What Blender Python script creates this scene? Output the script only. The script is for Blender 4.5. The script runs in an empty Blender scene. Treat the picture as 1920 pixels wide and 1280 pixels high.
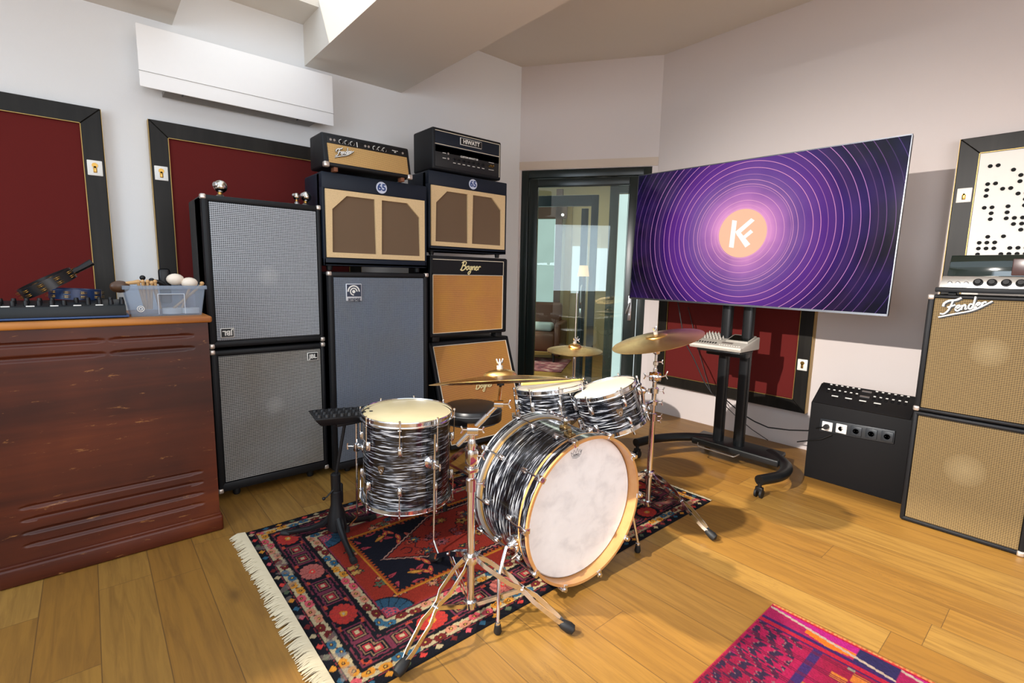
import bpy, bmesh, math, random
import numpy as np
from mathutils import Matrix, Vector
random.seed(7)
PI = math.pi
SC = bpy.context.scene
COL = SC.collection
# ------------------------------------------------------------------ camera
F = 926.1; H = 1.28
RW = np.array([[0.76104893, -0.64839576, 0.01968387], [0.07230289, 0.1149415, 0.99073747], [-0.64465248, -0.7525765, 0.13435699]])
cam = bpy.data.cameras.new('camera'); cam.lens = 36.0 * F / 1920.0; cam.sensor_width = 36.0; cam.clip_start = .02
co = bpy.data.objects.new('camera', cam); COL.objects.link(co)
M4 = Matrix([list(RW.T[0]) + [0], list(RW.T[1]) + [0], list(RW.T[2]) + [H], [0, 0, 0, 1]])
co.matrix_world = M4; SC.camera = co
# ------------------------------------------------------------------ colour management, world, lights
SC.view_settings.view_transform = 'Standard'; SC.view_settings.look = 'None'
SC.view_settings.gamma = 1.0; SC.view_settings.use_curve_mapping = False
SC.view_settings.exposure = 0.28
SC.render.film_transparent = False
w = bpy.data.worlds.new('sky'); SC.world = w; w.use_nodes = True
bg = w.node_tree.nodes['Background']; bg.inputs[0].default_value = (.80, .90, 1.0, 1); bg.inputs[1].default_value = 1.4
def light(name, kind, loc, energy, color=(1, 1, 1), **kw):
    l = bpy.data.lights.new(name, kind); l.energy = energy; l.color = color
    for k, v in kw.items(): setattr(l, k, v)
    o = bpy.data.objects.new(name, l); COL.objects.link(o); o.location = loc
    return o
sun = light('sun', 'SUN', (0, 0, 6), 3.5, (1.0, .90, .72), angle=math.radians(1.6))
sd = Vector((.77, -.52, -1)).normalized()
sun.rotation_euler = sd.to_track_quat('-Z', 'Y').to_euler()
def aim(o, to): o.rotation_euler = (Vector(to) - o.location).to_track_quat('-Z', 'Y').to_euler()
lamp_a = light('ceiling_spot_light', 'SPOT', (-1.2, 1.13, 2.5), 1050, (1.0, .93, .86), spot_size=math.radians(60), spot_blend=1.0, shadow_soft_size=.02)
aim(lamp_a, (4.0, 1.3, .15))
win = light('window_daylight', 'AREA', (-3.0, .3, 1.7), 52, (.76, .88, 1.0), shape='RECTANGLE', size=2.4, size_y=1.6); aim(win, (1, 1.6, 1.2))
rear_fill = light('rear_fill_light', 'AREA', (.6, -2.7, 1.8), 50, (.97, .96, 1.0), shape='RECTANGLE', size=3.2, size_y=1.6); aim(rear_fill, (1.5, 2, 1.2))  # added fill from behind the camera, brightens the faces turned towards it

# ------------------------------------------------------------------ pixel helpers (photo pixel -> point)
def ray(x, y): return RW.T @ np.array([(x - 960) / F, -(y - 640) / F, -1.0])
def atz(x, y, z=0.0):
    d = ray(x, y); t = (z - H) / d[2]; return Vector((t * d[0], t * d[1], z))
def pl(x, y, ax, val):
    d = ray(x, y); o = [0, 0, H]; t = (val - o[ax]) / d[ax]; return Vector((t * d[0], t * d[1], H + t * d[2]))
def dep(x, y, dd):
    d = ray(x, y); return Vector((dd * d[0], dd * d[1], H + dd * d[2]))

# ------------------------------------------------------------------ node helpers
class NT:
    def __init__(s, name):
        s.m = bpy.data.materials.new(name); s.m.use_nodes = True; s.t = s.m.node_tree; s.n = s.t.nodes; s.l = s.t.links
        s.b = s.n['Principled BSDF']; s._oc = None
    def new(s, k, **kw):
        n = s.n.new(k)
        for a, b in kw.items(): setattr(n, a, b)
        return n
    def put(s, inp, v):
        if isinstance(v, bpy.types.NodeSocket): s.l.new(v, inp)
        elif v is not None: inp.default_value = v
    def math(s, op, a, b=None, c=None, clamp=False):
        n = s.new('ShaderNodeMath', operation=op); n.use_clamp = clamp
        for i, v in enumerate((a, b, c)):
            if v is not None: s.put(n.inputs[i], v)
        return n.outputs[0]
    def oc(s):
        if s._oc is None: s._oc = s.new('ShaderNodeTexCoord').outputs['Object']
        return s._oc
    def xyz(s, v=None):
        n = s.new('ShaderNodeSeparateXYZ'); s.l.new(v or s.oc(), n.inputs[0]); return n.outputs
    def vec(s, x, y, z):
        n = s.new('ShaderNodeCombineXYZ')
        for i, v in enumerate((x, y, z)): s.put(n.inputs[i], v)
        return n.outputs[0]
    def mapping(s, scale=(1, 1, 1), loc=(0, 0, 0), v=None):
        n = s.new('ShaderNodeMapping'); s.l.new(v or s.oc(), n.inputs[0]); n.inputs['Scale'].default_value = scale; n.inputs['Location'].default_value = loc
        return n.outputs[0]
    def noise(s, v, scale=5, detail=4, rough=.5, dist=0):
        n = s.new('ShaderNodeTexNoise'); s.l.new(v, n.inputs['Vector'])
        n.inputs['Scale'].default_value = scale; n.inputs['Detail'].default_value = detail; n.inputs['Roughness'].default_value = rough; n.inputs['Distortion'].default_value = dist
        return n.outputs[0]
    def ramp(s, f, stops, interp='LINEAR'):
        n = s.new('ShaderNodeValToRGB'); n.color_ramp.interpolation = interp; e = n.color_ramp.elements
        while len(e) < len(stops): e.new(0.5)
        for i, (p, c) in enumerate(stops): e[i].position = p; e[i].color = (*c, 1) if len(c) == 3 else c
        s.put(n.inputs[0], f); return n.outputs[0]
    def mix(s, f, a, b, mode='MIX'):
        n = s.new('ShaderNodeMix', data_type='RGBA', blend_type=mode)
        s.put(n.inputs[0], f)
        for i, v in ((6, a), (7, b)): s.put(n.inputs[i], (*v, 1) if isinstance(v, (tuple, list)) and len(v) == 3 else v)
        return n.outputs[2]
    def bump(s, h, st=.3, d=.001):
        n = s.new('ShaderNodeBump'); n.inputs['Strength'].default_value = st; n.inputs['Distance'].default_value = d; s.put(n.inputs['Height'], h)
        s.l.new(n.outputs[0], s.b.inputs['Normal'])
    def set(s, col=None, rough=None, metal=None, **kw):
        for k, v in (('Base Color', col), ('Roughness', rough), ('Metallic', metal)):
            if v is None: continue
            if isinstance(v, (tuple, list)): v = (*v, 1)[:4]
            s.put(s.b.inputs[k], v)
        for k, v in kw.items():
            s.put(s.b.inputs[k.replace('_', ' ')], (*v, 1) if isinstance(v, tuple) and len(v) == 3 else v)
        return s.m
MATS = {}
def srgb(h):
    h = h.lstrip('#'); c = [int(h[i:i + 2], 16) / 255 for i in (0, 2, 4)]
    return tuple(x / 12.92 if x <= .04045 else ((x + .055) / 1.055) ** 2.4 for x in c)
def plain(name, col, rough=.5, metal=0, var=.06, scale=30, **kw):
    if name in MATS: return MATS[name]
    n = NT(name); c = srgb(col) if isinstance(col, str) else col
    nz = n.noise(n.oc(), scale, 3)
    cc = n.mix(nz, tuple(x * (1 - var) for x in c), tuple(min(1, x * (1 + var)) for x in c))
    n.set(cc, rough, metal, **kw); MATS[name] = n.m; return n.m
def tolex(name, col='131417', rough=.55):
    n = NT(name); c = srgb(col); nz = n.noise(n.oc(), 420, 2)
    n.set(n.mix(nz, tuple(x * .7 for x in c), tuple(x * 1.35 for x in c)), rough, Specular_IOR_Level=.3); n.bump(nz, .5, .0008); return n.m
def cloth(name, light_, dark, px=.009, pz=.009, wx=.5, wz=1.0, bias=.0, spread=.9, tint=None, caps=(), capc='d8d6d0'):
    n = NT(name); o = n.xyz(); X = o[0]; Z = o[2]
    a = n.math('SINE', n.math('MULTIPLY', X, 2 * PI / px)); b = n.math('SINE', n.math('MULTIPLY', Z, 2 * PI / pz))
    nz = n.noise(n.mapping((1, 1, 1)), 160, 2); big = n.noise(n.oc(), 3.2, 3)
    v = n.math('ADD', n.math('MULTIPLY', a, wx), n.math('MULTIPLY', b, wz))
    v = n.math('ADD', v, n.math('MULTIPLY', n.math('SUBTRACT', nz, .5), spread)); v = n.math('ADD', v, bias)
    f = n.math('MULTIPLY_ADD', v, .8, .5, clamp=True)
    c = n.mix(f, srgb(dark), srgb(light_))
    if tint: c = n.mix(n.math('MULTIPLY', n.math('SUBTRACT', big, .4, clamp=True), 2.2, clamp=True), c, n.mix(f, srgb(tint[1]), srgb(tint[0])))
    for (qx, qz, qr) in caps:
        r_ = n.math('SQRT', n.math('ADD', n.math('POWER', n.math('ABSOLUTE', n.math('SUBTRACT', X, qx)), 2), n.math('POWER', n.math('ABSOLUTE', n.math('SUBTRACT', Z, qz)), 2)))
        k_ = n.math('SUBTRACT', 1, n.math('DIVIDE', r_, qr), clamp=True); c = n.mix(n.math('MULTIPLY', n.math('POWER', k_, .6), .16), c, srgb(capc))
    n.set(c, .75); n.bump(v, .25, .0006); return n.m
def chrome(name='chrome', col=(.82, .82, .84), rough=.1):
    if name in MATS: return MATS[name]
    n = NT(name); nz = n.noise(n.oc(), 9, 3)
    n.set(col, n.math('MULTIPLY_ADD', nz, .08, rough - .03), 1.0); MATS[name] = n.m; return n.m
CH = chrome(); CHD = chrome('dull_steel', (.55, .55, .56), .28)
BLK = plain('black_plastic', '101012', .42, Specular_IOR_Level=.35); RUB = plain('black_rubber', '0e0f11', .6); BMET = plain('black_powder_metal', '101114', .45, Specular_IOR_Level=.35)
WHT = plain('white_plastic', 'ece9e2', .4, var=.02); LET = plain('white_lettering', 'e6e3dc', .5, var=.01); GOLDL = plain('cream_lettering', 'e9d9a0', .5, var=.01)
BRASS = plain('brass', 'b08a45', .3, .9)
# plaster
def plaster(name, col):
    n = NT(name); c = srgb(col); nz = n.noise(n.oc(), 260, 3); big = n.noise(n.oc(), 1.3, 2)
    n.set(n.mix(big, tuple(x * .97 for x in c), tuple(min(1, x * 1.02) for x in c)), .85); n.bump(nz, .25, .0015); return n.m
WALL = plaster('white_plaster', 'e6e5e4'); WALLR = plaster('warm_plaster', 'd6ccc8'); CEIL = plaster('ceiling_plaster', 'dcd5cb')
# wood floor
def floor_mat():
    n = NT('oak_planks'); o = n.xyz(); W = .171
    xi = n.math('DIVIDE', n.math('SUBTRACT', o[0], .115), W); pi_ = n.math('FLOOR', xi); fx = n.math('SUBTRACT', xi, pi_)
    wn = n.new('ShaderNodeTexWhiteNoise', noise_dimensions='1D'); n.l.new(pi_, wn.inputs['W'])
    yo = n.math('ADD', n.math('DIVIDE', o[1], 1.35), n.math('MULTIPLY', wn.outputs[0], 7.3)); yi = n.math('FLOOR', yo); fy = n.math('SUBTRACT', yo, yi)
    w2 = n.new('ShaderNodeTexWhiteNoise', noise_dimensions='2D'); n.l.new(n.vec(pi_, yi, 0), w2.inputs['Vector'])
    base = n.ramp(w2.outputs[0], [(0, srgb('966a2c')), (.3, srgb('a17634')), (.6, srgb('996e2f')), (.8, srgb('aa823f')), (1, srgb('8e6328'))])
    off = n.math('MULTIPLY', w2.outputs[0], 20)
    gv = n.vec(n.math('MULTIPLY', o[0], 22), n.math('ADD', n.math('MULTIPLY', o[1], 1.6), off), 0)
    g = n.noise(gv, 1.6, 6, .62, .8)
    gf = n.noise(n.vec(n.math('MULTIPLY', o[0], 190), n.math('ADD', n.math('MULTIPLY', o[1], 6), off), 0), 1.0, 3, .6)
    c = n.mix(n.math('MULTIPLY', n.math('SUBTRACT', g, .42, clamp=True), 2.2, clamp=True), base, srgb('6c4a20'), 'MIX')
    c = n.mix(n.math('MULTIPLY', gf, .35), c, srgb('6a4c24'))
    vo = n.new('ShaderNodeTexVoronoi'); vo.feature = 'F1'; n.l.new(n.vec(n.math('MULTIPLY', o[0], 3.4), n.math('MULTIPLY', o[1], 1.5), off), vo.inputs['Vector']); vo.inputs['Scale'].default_value = 1.0
    kn = n.math('SUBTRACT', 1, n.math('MULTIPLY', n.math('ADD', vo.outputs['Distance'], n.math('MULTIPLY', n.math('SUBTRACT', g, .5), .12)), 9), clamp=True)
    c = n.mix(n.math('MULTIPLY', kn, .85), c, srgb('3c2818'))
    ck = n.noise(n.vec(n.math('MULTIPLY', o[0], 30), n.math('MULTIPLY', o[1], 3.2), off), 1.0, 5, .7, 1.2); ck = n.math('SUBTRACT', 1, n.math('MULTIPLY', n.math('ABSOLUTE', n.math('SUBTRACT', ck, .5)), 60), clamp=True)
    msk = n.math('MULTIPLY', n.math('SUBTRACT', n.noise(n.vec(n.math('MULTIPLY', o[0], 2.6), n.math('MULTIPLY', o[1], 1.4), off), 1.0, 2), .6, clamp=True), 9, clamp=True)
    c = n.mix(n.math('MULTIPLY', n.math('MULTIPLY', ck, msk), .7), c, srgb('5a4028'))
    e = n.math('MINIMUM', fx, n.math('SUBTRACT', 1, fx)); s1 = n.math('LESS_THAN', e, .0085)
    e2 = n.math('MINIMUM', fy, n.math('SUBTRACT', 1, fy)); s2 = n.math('LESS_THAN', e2, .0009)
    sm = n.math('MAXIMUM', s1, s2)
    c = n.mix(n.math('MULTIPLY', sm, .7), c, srgb('4e3721'))
    n.set(c, n.math('MULTIPLY_ADD', g, .15, .36)); n.bump(n.math('SUBTRACT', g, n.math('MULTIPLY', sm, 1.5)), .2, .001)
    return n.m
FLOOR = floor_mat()
def wood(name, cols, axis=1, sc=1.0, rough=.4, scratch=None, coat=0):
    n = NT(name); s = [26 * sc, 26 * sc, 26 * sc]; s[axis] = 1.4 * sc
    g = n.noise(n.mapping(tuple(s)), 1.0, 6, .6, .6); b = n.noise(n.oc(), 2.2, 3)
    f = n.math('ADD', n.math('MULTIPLY', g, .6), n.math('MULTIPLY', b, .45))
    c = n.ramp(f, [(i / (len(cols) - 1) * .5 + .27, srgb(k)) for i, k in enumerate(cols)])
    if scratch:
        a = n.noise(n.mapping((9, 9, 42)), 1.0, 8, .75, .4); a = n.math('MULTIPLY', n.math('SUBTRACT', a, .615, clamp=True), 16, clamp=True)
        c = n.mix(n.math('MULTIPLY', a, .6), c, srgb(scratch))
    n.set(c, rough, Coat_Weight=coat, Coat_Roughness=.15); return n.m
def oyster():
    n = NT('oyster_pearl_wrap'); o = n.xyz()
    wv = n.noise(n.mapping((7, 7, 14)), 1.0, 2)
    z = n.math('ADD', n.math('MULTIPLY', o[2], 165), n.math('MULTIPLY', wv, 4.5))
    v = n.vec(n.math('MULTIPLY', o[0], 10), n.math('MULTIPLY', o[1], 10), z)
    a = n.noise(v, 1.0, 3, .55, .25)
    v2 = n.vec(n.math('MULTIPLY', o[0], 16), n.math('MULTIPLY', o[1], 16), n.math('MULTIPLY', z, 1.7)); b = n.noise(v2, 1.0, 2, .5, .2)
    f = n.math('ADD', n.math('MULTIPLY', a, .75), n.math('MULTIPLY', b, .25))
    c = n.ramp(f, [(.42, srgb('060709')), (.52, srgb('12141a')), (.555, srgb('4a4e58')), (.60, srgb('9c9ea4')), (.70, srgb('cfcdca'))])
    n.set(c, .16, Coat_Weight=.6, Coat_Roughness=.05); return n.m
OYS = oyster()
MAPLE = wood('maple', ['b8783c', 'c9935a', 'cfa36c'], 0, .6, .3, coat=.3)

# ------------------------------------------------------------------ mesh builder
class MB:
    def __init__(s): s.bm = bmesh.new(); s.M = Matrix.Identity(4)
    def _x(s, vs):
        for v in vs: v.co = s.M @ v.co
    def box(s, x0, x1, y0, y1, z0, z1, bev=0, seg=2):
        vs = [s.bm.verts.new(c) for c in ((x0, y0, z0), (x1, y0, z0), (x1, y1, z0), (x0, y1, z0), (x0, y0, z1), (x1, y0, z1), (x1, y1, z1), (x0, y1, z1))]
        fs = [s.bm.faces.new([vs[i] for i in f]) for f in ((0, 3, 2, 1), (4, 5, 6, 7), (0, 1, 5, 4), (1, 2, 6, 5), (2, 3, 7, 6), (3, 0, 4, 7))]
        if bev:
            es = list({e for f in fs for e in f.edges}); s._x(vs)
            bmesh.ops.bevel(s.bm, geom=es, offset=bev, segments=seg, affect='EDGES', profile=.5)
        else: s._x(vs)
        return s
    def hexa(s, c8, bev=0, seg=2):
        vs = [s.bm.verts.new(c) for c in c8]
        fs = [s.bm.faces.new([vs[i] for i in f]) for f in ((0, 3, 2, 1), (4, 5, 6, 7), (0, 1, 5, 4), (1, 2, 6, 5), (2, 3, 7, 6), (3, 0, 4, 7))]
        s._x(vs)
        if bev: bmesh.ops.bevel(s.bm, geom=list({e for f in fs for e in f.edges}), offset=bev, segments=seg, affect='EDGES', profile=.5)
        return s
    def rings(s, rs, cap=True, closed=False):
        L = [[s.bm.verts.new(s.M @ Vector(p)) for p in r] for r in rs]; n = len(L[0])
        pairs = list(zip(L, L[1:])) + ([(L[-1], L[0])] if closed else [])
        for a, b in pairs:
            for i in range(n):
                j = (i + 1) % n; s.bm.faces.new((a[i], a[j], b[j], b[i]))
        if cap and not closed: s.bm.faces.new(L[0][::-1]); s.bm.faces.new(L[-1])
        return s
    def lathe(s, prof, seg=32, c=(0, 0, 0), ax=(0, 0, 1), cap=True, closed=False):
        q = Vector((0, 0, 1)).rotation_difference(Vector(ax)); c = Vector(c)
        rs = [[c + q @ Vector((r * math.cos(2 * PI * i / seg), r * math.sin(2 * PI * i / seg), z)) for i in range(seg)] for r, z in [(max(r, 1e-5), z) for r, z in prof]]
        return s.rings(rs, cap, closed)
    def cyl(s, a, b, r, r2=None, seg=14):
        a = Vector(a); b = Vector(b); d = b - a
        return s.lathe([(r, 0), (r if r2 is None else r2, d.length)], seg, a, d.normalized())
    def sph(s, c, r, seg=16, sc=(1, 1, 1)):
        n = seg // 2; c = Vector(c)
        rs = [[c + Vector((sc[0] * r * math.sin(t) * math.cos(2 * PI * i / seg), sc[1] * r * math.sin(t) * math.sin(2 * PI * i / seg), -sc[2] * r * math.cos(t))) for i in range(seg)] for t in [max(.02, min(PI - .02, PI * k / n)) for k in range(n + 1)]]
        return s.rings(rs)
    def tube(s, pts, r, seg=8, flat=None, up=None):
        P = [Vector(p) for p in pts]; rs = []; u = None
        for i, p in enumerate(P):
            t = (P[min(i + 1, len(P) - 1)] - P[max(i - 1, 0)]).normalized()
            if up is not None: u0 = Vector(up)
            else: u0 = u if u is not None else (Vector((0, 0, 1)) if abs(t.z) < .9 else Vector((1, 0, 0)))
            u = (u0 - t * u0.dot(t)).normalized(); v = t.cross(u)
            rr = r[i] if isinstance(r, (list, tuple)) else r
            if flat: a, b = flat; rs.append([p + u * sx * a + v * sy * b for sx, sy in ((-1, -1), (1, -1), (1, 1), (-1, 1))])
            else: rs.append([p + rr * (u * math.cos(2 * PI * k / seg) + v * math.sin(2 * PI * k / seg)) for k in range(seg)])
        return s.rings(rs)
    def torus(s, R, r, z=0, seg=48, rs=8, c=(0, 0), sz=1):
        L = []
        for i in range(seg):
            a = 2 * PI * i / seg
            L.append([((c[0] + (R + r * math.cos(b)) * math.cos(a)), (c[1] + (R + r * math.cos(b)) * math.sin(a)), z + sz * r * math.sin(b)) for b in [2 * PI * k / rs for k in range(rs)]])
        return s.rings(L, closed=True)
    def prism(s, pts, t, bev=0):   # pts in local XZ plane, extruded along y from 0 (front) to t (back)
        a = [s.bm.verts.new(s.M @ Vector((x, 0, z))) for x, z in pts]; b = [s.bm.verts.new(s.M @ Vector((x, t, z))) for x, z in pts]
        n = len(pts); fs = [s.bm.faces.new(a), s.bm.faces.new(b[::-1])]
        for i in range(n): fs.append(s.bm.faces.new((a[i], b[i], b[(i + 1) % n], a[(i + 1) % n])))
        return s
    def build(s, name, mat, parent=None, smooth=35, loc=None, rot=None):
        me = bpy.data.meshes.new(name); bmesh.ops.recalc_face_normals(s.bm, faces=s.bm.faces[:]); s.bm.to_mesh(me); s.bm.free()
        if smooth:
            me.shade_smooth(); me.set_sharp_from_angle(angle=math.radians(smooth))
        for m in (mat if isinstance(mat, (list, tuple)) else [mat]): me.materials.append(m)
        o = bpy.data.objects.new(name, me); COL.objects.link(o)
        if parent is not None: o.parent = parent
        if loc is not None: o.location = loc
        if rot is not None: o.rotation_euler = rot
        return o
def tag(o, label, cat, group=None, kind=None):
    o['label'] = label
    if cat: o['category'] = cat
    if group: o['group'] = group
    if kind: o['kind'] = kind
    return o
def thing(name, label, cat, loc=(0, 0, 0), rz=0, group=None, q=None):
    o = bpy.data.objects.new(name, None); COL.objects.link(o); o.empty_display_size = .05; o.location = loc
    if q is not None: o.rotation_mode = 'QUATERNION'; o.rotation_quaternion = q
    else: o.rotation_euler = (0, 0, rz)
    return tag(o, label, cat, group)
def struct(name, mb, mat, label=None):
    o = mb.build(name, mat); o['kind'] = 'structure'
    if label: o['label'] = label
    return o
def copy_tree(o, parent=None):
    c = o.copy(); COL.objects.link(c); c.parent = parent
    for ch in list(o.children): copy_tree(ch, c)
    return c
# text / stroke lettering: lies in the local XZ plane, facing -y
def text(name, body, size, mat, parent, loc, depth=.0012, shear=0, weight=0, rot=0, sx=1.0, facing='y'):
    cu = bpy.data.curves.new('t', 'FONT'); cu.body = body; cu.size = size; cu.extrude = depth / 2; cu.shear = shear; cu.offset = weight
    cu.align_x = 'CENTER'; cu.align_y = 'CENTER'
    t = bpy.data.objects.new('t', cu); COL.objects.link(t); bpy.context.view_layer.update()
    me = bpy.data.meshes.new_from_object(t.evaluated_get(bpy.context.evaluated_depsgraph_get())); bpy.data.objects.remove(t)
    me.transform(Matrix.Translation(loc) @ Matrix.Rotation(PI / 2, 4, 'X') @ Matrix.Rotation(rot, 4, 'Z') @ Matrix.Scale(sx, 4, (1, 0, 0)))
    me.materials.clear(); me.materials.append(mat); me.name = name
    o = bpy.data.objects.new(name, me); COL.objects.link(o); o.parent = parent; return o
def smoothp(p, k=5):
    P = [Vector((a, b, 0)) for a, b in p]; P = [2 * P[0] - P[1]] + P + [2 * P[-1] - P[-2]]; out = []
    for i in range(1, len(P) - 2):
        for j in range(k):
            t = j / k; a, b, c, d = P[i - 1:i + 3]
            out.append(.5 * ((2 * b) + (c - a) * t + (2 * a - 5 * b + 4 * c - d) * t * t + (3 * b - a - 3 * c + d) * t ** 3))
    out.append(P[-2]); return out
def script(name, strokes, size, wd, mat, parent, loc, rot=0, sh=.25, y=-.001):
    mb = MB(); cr, sr = math.cos(rot), math.sin(rot)
    for si, st in enumerate(strokes):
        y -= .00012
        wf = 1
        if isinstance(st, tuple): st, wf = st
        pts = []
        for p in smoothp(st):
            a = (p.x + sh * p.y) * size; b = p.y * size
            pts.append((loc[0] + a * cr - b * sr, loc[1] + y, loc[2] + a * sr + b * cr))
        mb.tube(pts, 1, flat=(.0012, wd * wf), up=(0, 1, 0))
    return mb.build(name, mat, parent)
FENDER = [[(.62, .98), (.5, .55), (.36, .2), (.12, 0), (-.12, .06)], ([(.02, .62), (.06, .86), (.35, 1.02), (.8, 1.0), (1.12, 1.12)], 1.3), [(.3, .5), (.62, .56), (.8, .62)],
          [(.86, .28), (1.08, .4), (1.06, .54), (.9, .48), (.85, .22), (1.0, .1), (1.18, .24)], [(1.24, .52), (1.22, .14)], [(1.22, .34), (1.38, .52), (1.46, .4), (1.46, .16), (1.56, .2)],
          [(1.9, .46), (1.72, .5), (1.64, .26), (1.78, .12), (1.92, .32)], [(2.0, 1.05), (1.92, .14), (2.04, .2)], [(2.1, .28), (2.3, .4), (2.28, .54), (2.13, .48), (2.09, .22), (2.24, .1), (2.42, .24)],
          [(2.46, .52), (2.44, .14)], [(2.44, .36), (2.58, .52), (2.7, .46)], ([(-.2, -.22), (.8, -.12), (2.0, .0), (3.05, .5)], .9)]
BOGNER = [([(.22, .95), (.08, .08)], 1.2), [(-.02, .82), (.25, 1.0), (.55, .92), (.5, .66), (.2, .54)], ([(.2, .54), (.58, .48), (.52, .16), (.2, 0), (-.06, .12)], 1.2),
          [(.86, .5), (.72, .3), (.84, .08), (1.02, .26), (.92, .5), (1.1, .46)], [(1.38, .46), (1.22, .42), (1.18, .16), (1.34, .12), (1.42, .4)], [(1.46, .5), (1.38, -.2), (1.2, -.4), (1.1, -.2), (1.5, .08)],
          [(1.62, .5), (1.58, .08)], [(1.6, .3), (1.78, .5), (1.86, .36), (1.86, .1), (1.96, .16)], [(2.02, .26), (2.22, .38), (2.18, .5), (2.04, .44), (2.0, .18), (2.16, .06), (2.36, .22)],
          [(2.42, .5), (2.38, .08)], [(2.4, .32), (2.54, .5), (2.68, .42)]]

# ================================================================== ROOM
XR = 4.071; YW = 3.81; ZC = 3.253
C1 = Vector((3.318, 3.81, 0)); C2 = Vector((4.071, 2.735, 0)); DD = (C2 - C1).normalized(); DN = Vector((-DD.y, DD.x, 0))   # DN points out of the room
struct('floor', MB().box(-3.3, XR + 2.6, -3.1, YW + 2.6, -.12, 0), FLOOR, 'oak plank floor')
struct('wall_left', MB().box(-3.3, C1.x, YW, YW + .2, 0, ZC + .3), WALL, 'white plaster wall behind the amplifiers')
struct('wall_right', MB().box(XR, XR + .2, -3.1, C2.y, 0, ZC + .3), WALLR, 'plaster wall behind the screen')
# left side wall with window opening, rear wall with window opening (out of frame, they shape the light)
mb = MB(); mb.box(-3.3, -3.1, -3.1, -.9, 0, 3.6).box(-3.3, -3.1, 1.5, YW + .2, 0, 3.6).box(-3.3, -3.1, -.9, 1.5, 0, .9).box(-3.3, -3.1, -.9, 1.5, 2.5, 3.6)
struct('wall_side', mb, WALL, 'white plaster side wall with a window')
mb = MB(); mb.box(-3.3, -1.0, -3.1, -2.9, 0, 3.6).box(2.2, XR + .2, -3.1, -2.9, 0, 3.6).box(-1.0, 2.2, -3.1, -2.9, 0, 1.0).box(-1.0, 2.2, -3.1, -2.9, 2.6, 3.6)
struct('wall_rear', mb, WALL, 'white plaster rear wall with a window')
struct('ceiling', MB().box(2.033, XR + .2, -3.1, YW + .2, ZC, ZC + .15), CEIL, 'high plaster ceiling')
struct('trim_1', MB().box(1.278, 2.033, -3.1, YW, 2.713, ZC + .3), CEIL, 'wide dropped ceiling beam')
struct('trim_2', MB().box(-3.1, .5, 3.0, YW, 2.735, 2.79).box(.44, .5, 3.0, YW, 2.79, 2.99), CEIL, 'short dropped ceiling beam on the left, widened out of view to block sun')  # unseen part stretched leftward to keep sun off the floor tom
struct('trim_3', MB().box(.5, 1.278, 3.5, YW, 2.985, 3.03), CEIL, 'ceiling recess between the beams')
# diagonal wall with door opening
DW = (C2 - C1).length
def dquad(mb, s0, s1, k0, k1, z0, z1, bev=0):   # box along the diagonal wall: s along, k outwards
    def P(s, k, z): p = C1 + DD * s + DN * k; return (p.x, p.y, z)
    return mb.hexa([P(s0, k0, z0), P(s1, k0, z0), P(s1, k1, z0), P(s0, k1, z0), P(s0, k0, z1), P(s1, k0, z1), P(s1, k1, z1), P(s0, k1, z1)], bev)
mb = MB(); dquad(mb, 0, DW + .03, 0, .22, 2.295, ZC + .3); dquad(mb, -.08, .022, 0, .22, 0, 2.295); dquad(mb, 1.262, DW + .1, 0, .22, 0, 2.295)
struct('wall_back', mb, WALLR, 'diagonal plaster wall above the glass door')
mb = MB(); dquad(mb, .0, DW, -.008, .0, 2.30, 2.375); struct('trim_4', mb, plaster('beige_plaster', 'cdbcab'), 'beige band above the glass door')
DGRN = plain('dark_green_lacquer', '16211f', .3, var=.1); 
DFR = thing('door_1', 'dark green framed glass door in the diagonal wall', None, C1, 0); DFR['kind'] = 'structure'
DFR.rotation_euler = (0, 0, math.atan2(DD.y, DD.x))
# local: x along wall, y outward (DN), z up
mb = MB(); mb.box(.024, .095, .0, .12, 0, 2.29, .004).box(1.19, 1.262, .0, .12, 0, 2.29, .004).box(.095, 1.19, 0, .12, 2.22, 2.29, .004).box(.095, 1.19, 0, .12, 0, .05, .004)
mb.build('door_frame', DGRN, DFR)
mb = MB(); mb.box(.10, .185, .01, .075, .055, 2.212, .004).box(1.065, 1.185, .01, .075, .055, 2.212, .004).box(.185, 1.065, .01, .075, 2.14, 2.212, .004).box(.185, 1.065, .01, .075, .055, .2, .004)
leaf = mb.build('door_leaf', DGRN, DFR)
n = NT('door_glass'); n.set((.93, .98, .96), .02, 0, Transmission_Weight=1.0, IOR=1.12); GLASS = n.m
def thin_glass(name, col, rough=.02, refl=.12):
    n = NT(name); n.n.remove(n.b); out = n.n['Material Output']
    tr = n.new('ShaderNodeBsdfTransparent'); tr.inputs[0].default_value = (*col, 1); gl = n.new('ShaderNodeBsdfGlossy'); gl.inputs['Roughness'].default_value = rough
    fr = n.new('ShaderNodeFresnel'); fr.inputs[0].default_value = 1.45; mx = n.new('ShaderNodeMixShader')
    n.l.new(n.math('ADD', n.math('MULTIPLY', fr.outputs[0], .9), refl, clamp=True), mx.inputs[0]); n.l.new(tr.outputs[0], mx.inputs[1]); n.l.new(gl.outputs[0], mx.inputs[2]); n.l.new(mx.outputs[0], out.inputs[0]); return n.m
PANE = thin_glass('pane_glass', (.80, .88, .85), .01, .02)
mb = MB(); mb.box(.185, 1.065, .035, .043, .2, 2.14); mb.build('glass_pane', PANE, DFR)
mb = MB(); mb.box(.183, .187, .012, .03, .2, 2.14).box(1.058, 1.062, .012, .03, .2, 2.14).box(.185, 1.062, .012, .03, 2.135, 2.139); mb.build('glazing_seal', BLK, DFR)
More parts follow.
